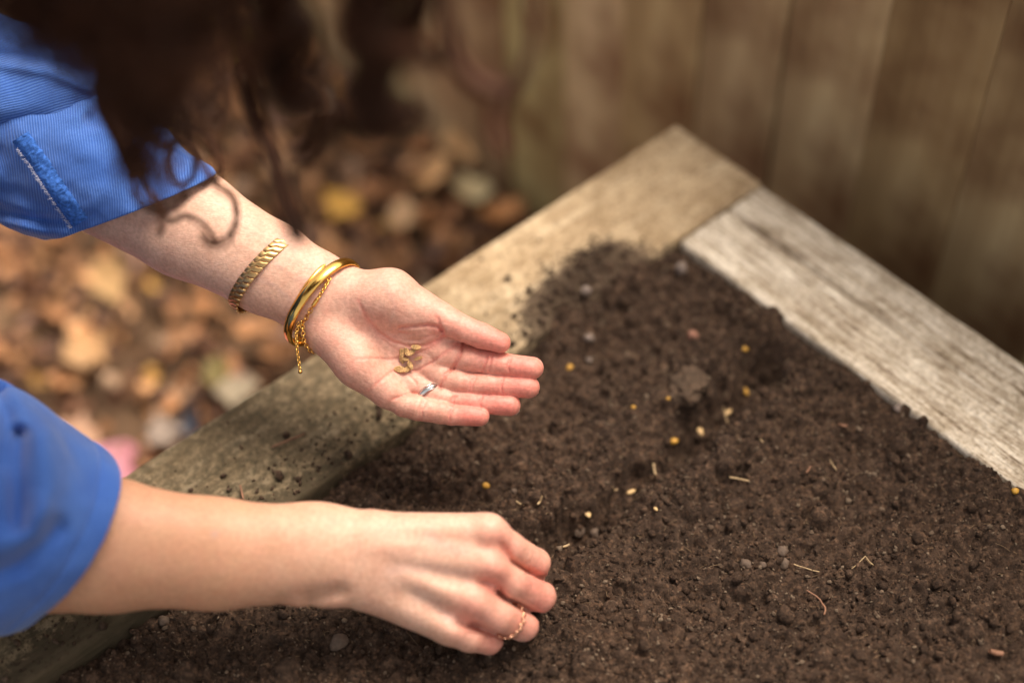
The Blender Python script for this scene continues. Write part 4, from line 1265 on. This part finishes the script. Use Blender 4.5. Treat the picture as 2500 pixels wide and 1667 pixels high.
# flat herringbone bracelet of chevron links
c0, e1, e2, e3, r1 = frame(A(232, 75)[:2], A(-212, 572)[:2], 0.30, DL, -70 / SA)
r2 = r1 * 0.80
hb = empty('bracelet', c0); tag(hb, 'flat gold bracelet of slanted links, the one higher up the forearm', 'bracelet')
nl = 40
def link_mesh():
    # S shaped plate: x along circumference, y across band, z thickness
    pts = [(-0.75, -1.0), (-0.60, -0.40), (0.05, -0.10), (0.20, 0.45), (0.60, 1.0)]
    w = 0.88
    V, n = [], len(pts)
    for zz, ins in ((0, 0.0), (0.8, 0.0), (1.0, 0.07)):
        for sgn in (0, 1):
            for (px_, py_) in pts:
                V.append((px_ + (w - ins if sgn else ins), py_ * (1 - ins * 0.6), zz * (1 - 0.25 * abs(py_) ** 3)))
    V = np.array(V); Fq = []
    def id_(l, s, k): return (l * 2 + s) * n + k
    for l in range(2):
        for s in (0, 1):
            for k in range(n - 1): Fq.append((id_(l, s, k), id_(l, s, k + 1), id_(l + 1, s, k + 1), id_(l + 1, s, k)))
        for k in (0, n - 1): Fq.append((id_(l, 0, k), id_(l, 1, k), id_(l + 1, 1, k), id_(l + 1, 0, k)))
    for k in range(n - 1):
        Fq.append((id_(2, 0, k), id_(2, 1, k), id_(2, 1, k + 1), id_(2, 0, k + 1)))
        Fq.append((id_(0, 0, k), id_(0, 1, k), id_(0, 1, k + 1), id_(0, 0, k + 1)))
    return V, np.array(Fq)
LV, LF = link_mesh()
per = math.pi * (3 * (r1 + r2) - math.sqrt((3 * r1 + r2) * (r1 + 3 * r2)))
pitch = per / nl
LV = LV * np.array([pitch, 0.0044, 0.0013])
lm0 = None
ths = np.linspace(0, 2 * math.pi, 721); cum = np.concatenate([[0], np.cumsum(np.hypot(np.diff(r1 * np.cos(ths)), np.diff(r2 * np.sin(ths))))])
for k in range(nl):
    th = np.interp(k / nl * cum[-1], cum, ths)
    T = -r1 * math.sin(th) * e1 + r2 * math.cos(th) * e2; T /= np.linalg.norm(T)
    Nn = np.cross(T, e3); Nn /= np.linalg.norm(Nn)
    if Nn @ (math.cos(th) * e1 + math.sin(th) * e2) < 0: Nn = -Nn
    P = r1 * math.cos(th) * e1 + r2 * math.sin(th) * e2
    if lm0 is None:
        lk = mesh_obj('link', LV, LF, GOLD_D, smooth=False)
        import bmesh
        bm = bmesh.new(); bm.from_mesh(lk.data); bmesh.ops.recalc_face_normals(bm, faces=bm.faces); bm.to_mesh(lk.data); bm.free()
        lm0 = lk.data
    else:
        lk = bpy.data.objects.new('link', lm0); C.objects.link(lk)
    lk.parent = hb
    Rm = Matrix(np.array([T, e3, Nn]).T.tolist()).to_4x4()
    lk.matrix_local = Matrix.Translation(Vector(P)) @ Rm

def torus_on(c, e1, e2, e3, ra, rb, sec, n=120, m=14, wob=0.0, th0=0, th1=2 * math.pi):
    """ring with a section sec(theta, phi)->(radial, axial)"""
    th = np.linspace(th0, th1, n, endpoint=(th1 - th0) < 6.2)
    V = []
    for a in th:
        P = ra * math.cos(a) * e1 + rb * math.sin(a) * e2
        N = math.cos(a) * e1 * rb + math.sin(a) * e2 * ra; N /= np.linalg.norm(N)
        for j in range(m):
            r_, ax_ = sec(a, 2 * math.pi * j / m)
            V.append(P + N * r_ + e3 * (ax_ + wob * math.sin(2 * a)))
    V = np.array(V) + c
    closed = (th1 - th0) >= 6.2
    i = np.arange(n if closed else n - 1)[:, None]; j = np.arange(m)[None]
    i2 = (i + 1) % n; j2 = (j + 1) % m
    Fq = np.stack([i * m + j, i * m + j2, i2 * m + j2, i2 * m + j], -1).reshape(-1, 4)
    return V, Fq
c0, e1, e2, e3, r1 = frame(A(606, 262)[:2], A(180, 812)[:2], 0.50, DL, -40 / SA)
r2 = r1 * 0.76
def sec1(a, p): return (0.0017 * math.cos(p), 0.0038 * math.sin(p))
V, Fq = torus_on(c0, e1, e2, e3, r1, r2, sec1)
o = mesh_obj('bangle', V, Fq, GOLD, fix=True, loc=c0)
tag(o, 'thick shiny yellow gold bangle nearest the open palm', 'bangle')
def sec2(a, p): return (0.0008 * math.cos(p), 0.0013 * math.sin(p))
c2, f1, f2, f3, q1 = frame(A(500, 245)[:2], A(170, 795)[:2], 0.42, DL, -45 / SA)
V, Fq = torus_on(c2, f1, f2, f3, q1 * 0.985, q1 * 0.77, sec2)
o = mesh_obj('bangle', V, Fq, GOLD, fix=True, loc=c2)
tag(o, 'slim gold bangle crossing just behind the thick shiny one', 'bangle')
# chain bracelet beside the bangle: links along a traced path, clasp tube, dangling end with a ball
chain = empty('chain_bracelet', px_world(np.array([A(300, 560, 150)]), DL)[0])
tag(chain, 'fine gold chain bracelet with a clasp tube and a dangling ball end', 'bracelet')
def surf(x, y, lift):
    p = A(x, y)
    z = vl.front(p[0], p[1])
    if z is None: z = -20
    return (p[0], p[1], z + lift / SA)
def link_chain(pts, n, r, th, closed=False):
    P = np.array(pts); seg = np.concatenate([[0], np.cumsum(np.linalg.norm(np.diff(P, axis=0), axis=1))])
    s = np.linspace(0, seg[-1], n)
    X = np.stack([np.interp(s, seg, P[:, k]) for k in range(3)], -1)
    paths = []
    for k in range(n):
        T = X[min(k + 1, n - 1)] - X[max(k - 1, 0)]; T /= np.linalg.norm(T) + 1e-9
        B = np.cross(T, [0.3, 0.5, 0.8]); B /= np.linalg.norm(B); N = np.cross(T, B)
        if k % 2: B = N
        a = np.linspace(0, 2 * math.pi, 11)[:-1]
        paths.append(X[k] + r * 1.35 * np.cos(a)[:, None] * T + r * 0.9 * np.sin(a)[:, None] * B)
    return tubes(paths, [th] * n, 5, closed=True)
W = lambda pts: px_world(np.array(pts), DL)
seg1 = W([surf(438, 375, 22), surf(415, 415, 22), surf(390, 460, 22), surf(362, 505, 22)])
seg2_ = W([surf(318, 570, 20), surf(298, 610, 20), surf(272, 655, 20), surf(240, 695, 22), surf(215, 730, 20), surf(225, 790, 15)])
seg3 = W([A(250, 680, 120), A(255, 740, 105), A(262, 800, 80), A(285, 850, 40), A(320, 885, 0)])
seg4 = W([A(222, 690, 120), A(208, 760, 120), A(214, 850, 110), A(224, 930, 105), A(233, 1000, 100)])
for sg, n, r, th in ((seg1, 9, .0012, .00034), (seg2_, 13, .0016, .00032), (seg3, 11, .0014, .0004), (seg4, 18, .0011, .0003)):
    V, Fq = link_chain(sg, n, r, th)
    o = mesh_obj('chain', V, Fq, GOLD, loc=chain.location); child_at(o, chain)
    o['kind'] = 'stuff'
cl = W([surf(362, 505, 24), surf(318, 572, 24)])
V, Fq = tubes([np.linspace(cl[0], cl[1], 6)], [[.0004, .0014, .0014, .0014, .0014, .0004]], 10)
child_at(mesh_obj('clasp', V, Fq, GOLD, loc=chain.location), chain)
V, T = ico(2)
child_at(mesh_obj('ball', V * 0.0014 + W([A(236, 1018, 100)])[0], T, GOLD, loc=chain.location), chain)

# rings
c0, e1, e2, e3, r1 = frame(A(1196, 1132)[:2], A(1120, 1200)[:2], 0.35, DL, -12 / SA)
c0, e1, e2, e3, r1 = frame(A(1208, 1118)[:2], A(1060, 1222)[:2], 0.42, DL, -10 / SA)
def sec3(a, p): return (0.0007 * math.cos(p), 0.0021 * math.sin(p) * (1 if abs(math.sin(p)) > .2 else .9))
V, Fq = torus_on(c0, e1, e2, e3, r1, r1 * 0.98, lambda a, p: (0.0006 * math.cos(p) + 0.0003 * math.cos(3 * p), 0.0019 * math.sin(p)), 64, 20)
o = mesh_obj('ring', V, Fq, SILVER, fix=True, loc=c0)
tag(o, 'plain silver band on the ring finger of the open palm', 'ring')
rr = empty('ring', px_world(np.array([Bp(1500, 1110, -240)]), DR)[0])
tag(rr, 'rose gold ring with tiny leaf beads on the lower hand', 'ring')
ax = px_world(np.array([Bp(1600, 1143, -350), Bp(1420, 1060, -170)]), DR); e3 = ax[0] - ax[1]; e3 /= np.linalg.norm(e3)
cc = px_world(np.array([Bp(1500, 1105, -255)]), DR)[0]
e1 = px_world(np.array([Bp(1570, 1000, -255)]), DR)[0] - px_world(np.array([Bp(1420, 1220, -255)]), DR)[0]
e1 -= (e1 @ e3) * e3; e1 /= np.linalg.norm(e1); e2 = np.cross(e3, e1)
if e2 @ (CAM - cc) < 0: e2 = -e2
RR = 133 / SB * DR / F
V, Fq = torus_on(cc, e1, e2, e3, RR, RR, lambda a, p: (0.0006 * math.cos(p), 0.0006 * math.sin(p)), 64, 8)
child_at(mesh_obj('band', V, Fq, ROSE, fix=True, loc=rr.location), rr)
V0, T0 = ico(1)
for k in range(15):
    a = math.pi * (-0.02 + 1.0 * k / 14)
    N = math.cos(a) * e1 + math.sin(a) * e2; Tn = -math.sin(a) * e1 + math.cos(a) * e2
    s_ = 1 if k % 2 else -1
    M_ = np.stack([(Tn * 0.8 + e3 * 0.6 * s_) * 0.0019, np.cross(N, Tn * 0.8 + e3 * 0.6 * s_) * 0.0012, N * 0.0009], 0)
    o = mesh_obj('leaf_bead', V0 @ M_ + cc + N * (RR + 0.0004) + e3 * 0.0007 * s_, T0, ROSE, loc=rr.location); child_at(o, rr)

# ------------------------------------------------------------------ seeds
SEED_T = m_simple('dry_seed', (0.50, 0.30, 0.125), 0.7, var=0.5, scale=700, bmp=0.5)
SEED_P = m_simple('pale_seed', (0.56, 0.37, 0.17), 0.6, var=0.2, scale=500, bmp=0.2)
SEED_Y = m_simple('yellow_seed', (0.50, 0.265, 0.035), 0.55, var=0.2, scale=500, bmp=0.2)
def seed_ridged(L, curl, seed):
    """curled ribbed seed husk"""
    V, T = ico(4)
    th = np.arctan2(V[:, 1], V[:, 2])
    r = 1 + 0.16 * np.cos(th * 7) * (1 - V[:, 0] ** 2) + 0.10 * fbm(V * 2.4, 2, seed)
    P = np.stack([V[:, 0] * L, V[:, 1] * L * 0.50 * r, V[:, 2] * L * 0.42 * r], -1)
    P[:, 2] += curl * (V[:, 0] ** 2) * L
    m = (V[:, 2] > 0.15)
    P[m, 2] -= 0.45 * L * 0.34 * np.exp(-(V[m, 1] / 0.3) ** 2) * (1 - V[m, 0] ** 2)
    return P, T
def look_rot(seed):
    r = np.random.default_rng(seed)
    return rotm(*r.uniform(-0.5, 0.5, 2), r.uniform(0, 6.28))
handR = np.stack([e_ for e_ in (R[:, 0], -R[:, 1], -R[:, 2])], 1)        # palm faces the camera
palm_seeds = [(945, 885, .0032, 1.5, .3, 'upright ribbed tan seed at the left of the pile in the palm', 18), (978, 878, .0028, 1.3, .5, 'fat curled seed beside the upright one in the palm pile', 24),
              (1045, 850, .0034, .1, .3, 'round topped seed at the upper right of the palm pile', 30), (1010, 885, .0030, -.7, .4, 'thin curled seed bridging the upper part of the palm pile', 24),
              (945, 930, .0030, 1.2, .2, 'dark notched seed in the middle left of the palm pile', 22), (970, 932, .0025, .1, .2, 'small broken seed in the middle of the palm pile', 30),
              (930, 1003, .0040, .15, .15, 'long flat pale seed at the bottom of the palm pile', 16), (985, 998, .0034, -.6, .6, 'curled hollow seed at the lower right of the palm pile', 24),
              (1000, 972, .0030, 1.1, .4, 'twisted seed above the curled hollow one in the palm pile', 30), (1060, 925, .0032, -.35, .3, 'narrow grey brown husk lying apart to the right in the palm', 14)]
for k, (x, y, L, a, cu_, lab, lift) in enumerate(palm_seeds):
    V, T = seed_ridged(L * 1.02, cu_, k)
    if k == 9: V[:, 1] *= 0.6
    V = V @ (rotm(0.3 * math.sin(k * 2.1), 0.35 * math.cos(k * 1.7), -a)).T
    V = V @ handR.T
    p = px_world(np.array([surf(x, y, lift * 0.8)]), DL)[0]
    o = mesh_obj('seed', V + p, T, SEED_T, loc=p); tag(o, lab, 'seed', 'seeds in the open palm')
def seed_flat(L, W, Hh, k):
    V, T = ico(3)
    P = np.stack([V[:, 0] * L, V[:, 1] * W * (1 - 0.25 * V[:, 0]), V[:, 2] * Hh + 0.15 * Hh * np.exp(-(V[:, 1] / 0.25) ** 2) * (V[:, 2] > 0)], -1)
    P *= 1 + 0.05 * fbm(V * 2, 2, k)[:, None]
    return P, T
def on_soil(dx, dy):
    for z in np.arange(0.02, -0.07, -0.0006):
        p = onD(dx, dy, z); h_ = soil_z(p[0], p[1])
        if z <= h_: break
    return np.array([p[0], p[1], h_])
for k, (x, y, L, W_, H_, a, m, lab) in enumerate([
    (1448, 1130, .0040, .0025, .0012, -0.2, SEED_P, 'flat oval pale seed nearest to the long straw, mid furrow'),
    (1350, 1195, .0036, .0026, .0012, 1.3, SEED_P, 'pale oval seed in the furrow just beyond the pinching hand'),
    (1608, 992, .0042, .0026, .0014, 1.4, SEED_P, 'pale upright seed in the deep dark part of the furrow'),
    (1671, 948, .0042, .0026, .0014, -0.6, SEED_P, 'pale seed on the furrow edge below the big clod'),
    (1713, 901, .0042, .0020, .0018, 1.45, SEED_Y, 'thin orange seed standing upright at the far end of the furrow'),
    (1548, 1019, .0032, .0028, .0022, 0.2, SEED_Y, 'brownish orange seed at the left lip of the deep furrow'),
    (1308, 847, .0031, .0030, .0026, 0, SEED_Y, 'round bright yellow seed just right of the open fingertips'),
    (1117, 1118, .0029, .0025, .0022, 0.5, SEED_Y, 'small yellow seed between the two hands'),
    (2331, 1130, .0027, .0026, .0024, 0, SEED_Y, 'round orange seed against the grey timber at the right edge'),
    (1710, 806, .0028, .0022, .0018, 0.5, SEED_Y, 'dull orange seed in the soil above the big clod'),
    (1455, 937, .0018, .0015, .0012, 0.5, SEED_Y, 'tiny orange seed left of the big clod'),
    (1535, 917, .0016, .0014, .0012, 0.5, SEED_Y, 'tiny orange speck of seed touching the clod side'),
    (1506, 1172, .0020, .0013, .0010, 1.1, SEED_P, 'small pale seed fragment left of the mid furrow seed')]):
    p = on_soil(x, y) + [0, 0, H_ * 0.45]
    L, W_, H_ = L * 0.92, W_ * 0.92, H_ * 0.92
    V, T = seed_flat(L, W_, H_, k)
    V = V @ rotm(-0.35, 0.15 * math.sin(k), -a + 0.05).T
    o = mesh_obj('seed', V + p, T, m, loc=p); tag(o, lab, 'seed', 'seeds dropped on the soil')

# ------------------------------------------------------------------ crumbs, stones, straw on the soil
I1 = ico(1); I2 = ico(2)
def lump(k, sub=I2, rough=0.28):
    V, T = sub
    r = np.random.default_rng(k)
    return V * (1 + rough * fbm(V * 1.7 + r.uniform(0, 50), 3, k % 97))[:, None] * r.uniform([.8, .6, .5], [1.2, 1.1, .9]), T
protos = [lump(k, I1, 0.75) for k in range(24)]
Vs, Fs, off = [], [], 0
Lt, Bk = [], []
for k in range(32000):
    s_ = rng.uniform(0.095, 0.78); t_ = rng.uniform(0.099, 0.58)
    p = bedxy(s_, t_)
    r = 0.00070 * (1 - rng.random()) ** (-0.38); r = min(r, 0.0042)
    V, T = protos[k % 24]
    V = V @ rotm(*rng.uniform(0, 6.28, 3)).T * r + np.array([p[0], p[1], soil_z(*p) + r * 0.25])
    Vs.append(V); Fs.append(T + off); off += len(V)
    u_ = rng.random(); Lt.append(np.full(len(V), 1.0 * rng.random() if u_ < 0.30 and r < 0.0026 else 0)); Bk.append(np.full(len(V), 0.5 if u_ > 0.8 and r < 0.002 else 0))
# spilt soil on the left timber
for k in range(2600):
    if k < 1500:
        i_ = rng.integers(0, 3); f = rng.random(); s_, t_ = np.array(spill[i_]) * (1 - f) + np.array(spill[i_ + 1]) * f
        s_ += rng.normal(0, 0.016); t_ += rng.normal(0, 0.014)
    else:
        s_ = rng.uniform(0.15, 0.75); t_ = WL - abs(rng.normal(0, 0.03))
    if t_ < 0.003 or t_ > WL - 0.001: continue
    r = 0.0006 * (1 - rng.random()) ** (-0.42); r = min(r, 0.0038)
    p = bedxy(s_, t_)
    V, T = protos[k % 24]
    V = V @ rotm(*rng.uniform(0, 6.28, 3)).T * r + np.array([p[0], p[1], r * 0.4 + 0.0003])
    Vs.append(V); Fs.append(T + off); off += len(V); Lt.append(np.full(len(V), 0.3 * rng.random())); Bk.append(np.zeros(len(V)))
o = mesh_obj('soil_crumbs', np.concatenate(Vs), np.concatenate(Fs), SOIL, smooth=True, attrs={'light': np.concatenate(Lt), 'black': np.concatenate(Bk)})
tag(o, 'loose crumbs of dark soil scattered over the bed surface and timber edge', 'soil', kind='stuff')
# fibres and bits of straw
STRAW = m_simple('straw', (0.22, 0.14, 0.075), 0.7, var=0.4, scale=120)
paths, rad = [], []
for k in range(900):
    s_ = rng.uniform(0.095, 0.72); t_ = rng.uniform(0.10, 0.55)
    p = bedxy(s_, t_); a = rng.uniform(0, 6.28); L = 0.002 + 0.009 * rng.random() ** 2.5; cv = rng.normal(0, 0.08)
    q_ = np.linspace(-1, 1, 5)
    pt = np.stack([p[0] + np.cos(a + q_ * cv) * q_ * L / 2, p[1] + np.sin(a + q_ * cv) * q_ * L / 2, [soil_z(*p) + 0.0010 + 0.0006 * (1 - x_ * x_) for x_ in q_]], -1)
    pt[:, 2] += q_ * L * rng.normal(0, 0.12)
    paths.append(pt); rad.append(rng.uniform(0.00006, 0.00018))
V, Fq = tubes(paths, rad, 4)
o = mesh_obj('straw_fibres', V, Fq, STRAW)
tag(o, 'fine pale fibres and straw flecks mixed into the dark soil', 'straw', kind='stuff')
# individual straws and twigs (D px, end points)
TWIG = m_simple('pale_twig', (0.36, 0.25, 0.135), 0.7, var=0.3, scale=150)
TWIG_R = m_simple('reddish_twig', (0.22, 0.105, 0.06), 0.7, var=0.3, scale=150)
for pts, r, m, lab in [
    ([(1674, 1105), (1697, 1104), (1720, 1108)], .0007, TWIG, 'pale straw lying flat in the middle of the soil'),
    ([(1500, 1078), (1504, 1090), (1505, 1102)], .0009, TWIG, 'short pale straw standing up beside the furrow'),
    ([(1292, 1260), (1308, 1256)], .0009, TWIG, 'short yellow straw beside the knuckles of the lower hand'),
    ([(1235, 1170), (1246, 1153)], .0008, TWIG, 'small tan wood sliver left of the furrow seeds'),
    ([(1205, 1165), (1186, 1158)], .0006, TWIG, 'little tan splinter above the lower hand'),
    ([(1850, 1368), (1880, 1380), (1896, 1400), (1892, 1415)], .0006, TWIG_R, 'curved reddish rootlet on the soil at the lower right'),
    ([(1822, 1300), (1850, 1308), (1880, 1320)], .0004, TWIG, 'long thin fibre above the curved rootlet'),
    ([(1405, 1145), (1418, 1140)], .0005, TWIG, 'tiny pale fleck next to the mid furrow seed'),
    ([(1925, 978), (1945, 985)], .0008, TWIG_R, 'orange brown sliver near the right timber'),
    ([(1905, 1060), (1920, 1085)], .0004, TWIG, 'thin fibre right of the long flat straw'),
    ([(1955, 1310), (1985, 1285), (2005, 1300)], .0004, TWIG, 'bent fibre at the right of the soil'),
    ([(2270, 1500), (2300, 1510)], .0018, TWIG_R, 'orange wood chip at the bottom right corner'),
    ([(1660, 945), (1672, 975)], .0004, TWIG, 'fine fibre leaning on the clod'),
    ([(553, 1118), (560, 1150)], .0008, TWIG_R, 'small red brown twig on the timber above the forearm'),
    ([(700, 1000), (655, 1018), (625, 1030)], .0007, TWIG_R, 'thin twig lying on the dirty part of the left timber'),
    ([(1740, 1005), (1752, 1020)], .0005, TWIG, 'short fibre under the thin orange seed'),
    ([(1850, 1095), (1862, 1075)], .0006, TWIG_R, 'reddish fibre between straw and right timber')]:
    P = []
    for x, y in pts:
        p = on_soil(x, y) if x > 760 else onD(x, y, 0.002)
        P.append([p[0], p[1], p[2] + r + 0.0012])
    P = np.array(P)
    t = np.linspace(0, len(P) - 1, 9)
    X = np.stack([np.interp(t, range(len(P)), P[:, k]) for k in range(3)], -1); X[:, 2] = np.maximum(X[:, 2], X[:, 2].mean())
    rr_ = r * (0.75 + 0.25 * np.sin(np.linspace(0.3, 2.6, 9)))
    V, Fq = tubes([X], [rr_], 6)
    o = mesh_obj('straw' if m is TWIG else 'twig', V, Fq, m, loc=X.mean(0)); tag(o, lab, 'straw' if m is TWIG else 'twig')
# clods and stones
STONE = m_simple('grey_brown_stone', (0.095, 0.062, 0.043), 0.8, var=0.35, scale=200, bmp=0.5)
STONE_R = m_simple('reddish_stone', (0.26, 0.12, 0.08), 0.8, var=0.3, scale=200, bmp=0.4)
STONE_L = m_simple('pale_stone', (0.16, 0.12, 0.10), 0.7, var=0.25, scale=200, bmp=0.4)
CLOD = SOIL.copy()
I3, I4 = ico(3), ico(4)
def stone(name, x, y, rx, ry, rz, m, lab, k, cat='stone', sub=I3, rough=0.35, rot=0):
    p = on_soil(x, y)
    V, T = sub
    V = V * (1 + rough * fbm(V * 1.3 + k * 3.3, 4, k))[:, None]
    V = np.stack([V[:, 0] * rx, V[:, 1] * ry, V[:, 2] * rz], -1) @ rotm(0.1, 0.1, rot).T
    o = mesh_obj(name, V + p + [0, 0, rz * 0.2], T, m, loc=p, smooth=name == 'soil_clod'); tag(o, lab, cat)
cp = on_soil(1583, 885)
Vk, Tk = ico(5)
Vk = Vk * (1 + 0.75 * fbm(Vk * 1.1 + 4.4, 3, 5) + 0.16 * fbm(Vk * 4.5, 3, 8))[:, None]
Vk = np.stack([Vk[:, 0] * 0.0125, Vk[:, 1] * 0.0155, np.clip(Vk[:, 2], -1, 0.75) * 0.0085], -1)
o = mesh_obj('soil_clod', Vk + cp + [0, 0, 0.001], Tk, CLOD, loc=cp, attrs={'light': np.full(len(Vk), 0.22)}); tag(o, 'largest flat clod of soil beside the furrow', 'clod')
for k, (x, y, r, m, lab) in enumerate([
    (1592, 772, .0045, STONE_R, 'small reddish chip above the big clod'),
    (1797, 1268, .0045, STONE, 'round grey brown stone right of centre, above its darker neighbour'),
    (1713, 1298, .0050, STONE, 'brown pebble left of the round grey brown stone'),
    (1752, 1298, .0032, STONE, 'small pebble between the two brown stones'),
    (1797, 1296, .0045, STONE, 'brown lump just below the round grey brown stone'),
    (1798, 1420, .0060, CLOD, 'lighter wedge of hard soil at the lower centre right'),
    (1418, 1362, .0050, CLOD, 'roundish lump to the right of the knuckles'),
    (1330, 1224, .0050, STONE, 'dark flat pebble under the furrow seed near the hand'),
    (1368, 1228, .0042, STONE, 'small dark pebble beside the flat one in the furrow'),
    (780, 1477, .0060, STONE, 'brown stone in the shade below the lower hand'),
    (376, 1430, .0050, STONE, 'grey angular stone in the shade under the forearm'),
    (322, 1490, .0040, CLOD, 'small brown lump in the dark lower left soil'),
    (1345, 678, .0045, STONE_L, 'pale pebble at the foot of the spilt soil'),
    (1565, 620, .0050, STONE_L, 'pale bluish pebble in the far corner of the soil'),
    (1352, 780, .0040, STONE_L, 'whitish bit close to the timber near the thumb'),
    (1352, 830, .0022, STONE_L, 'tiny white stone right of the yellow seed'),
    (2052, 1055, .0050, CLOD, 'soft lump of soil near the right timber'),
    (1640, 998, .0030, CLOD, 'crumb in the furrow under the pale seed'),
    (1448, 1385, .0042, CLOD, 'lump right of the rose gold ring hand'),
    (1180, 1130, .0030, STONE, 'small dark pebble above the lower hand'),
    (1975, 1505, .0045, CLOD, 'brown lump low at the right'),
    (1480, 1480, .0050, CLOD, 'lump of soil low in the centre'),
    (1940, 870, .0055, CLOD, 'clod lying by the right timber'),
    (1860, 860, .0050, CLOD, 'broken clod at the head of the furrow'),
    (2110, 1240, .0045, CLOD, 'clod at the right side of the soil'),
    (1340, 1400, .0045, CLOD, 'clod beside the ring finger'),
    (2060, 940, .0035, STONE_L, 'pale speck of stone by the right timber')]):
    stone('stone' if m is not CLOD else 'soil_clod', x, y, r, r * rng.uniform(.7, 1), r * .75, m, lab, 20 + k, 'stone' if m is not CLOD else 'clod', I2, 0.8, k * 1.1)
print('objects', len(bpy.data.objects), 'faces', sum(len(o.data.polygons) for o in bpy.data.objects if o.type == 'MESH'))
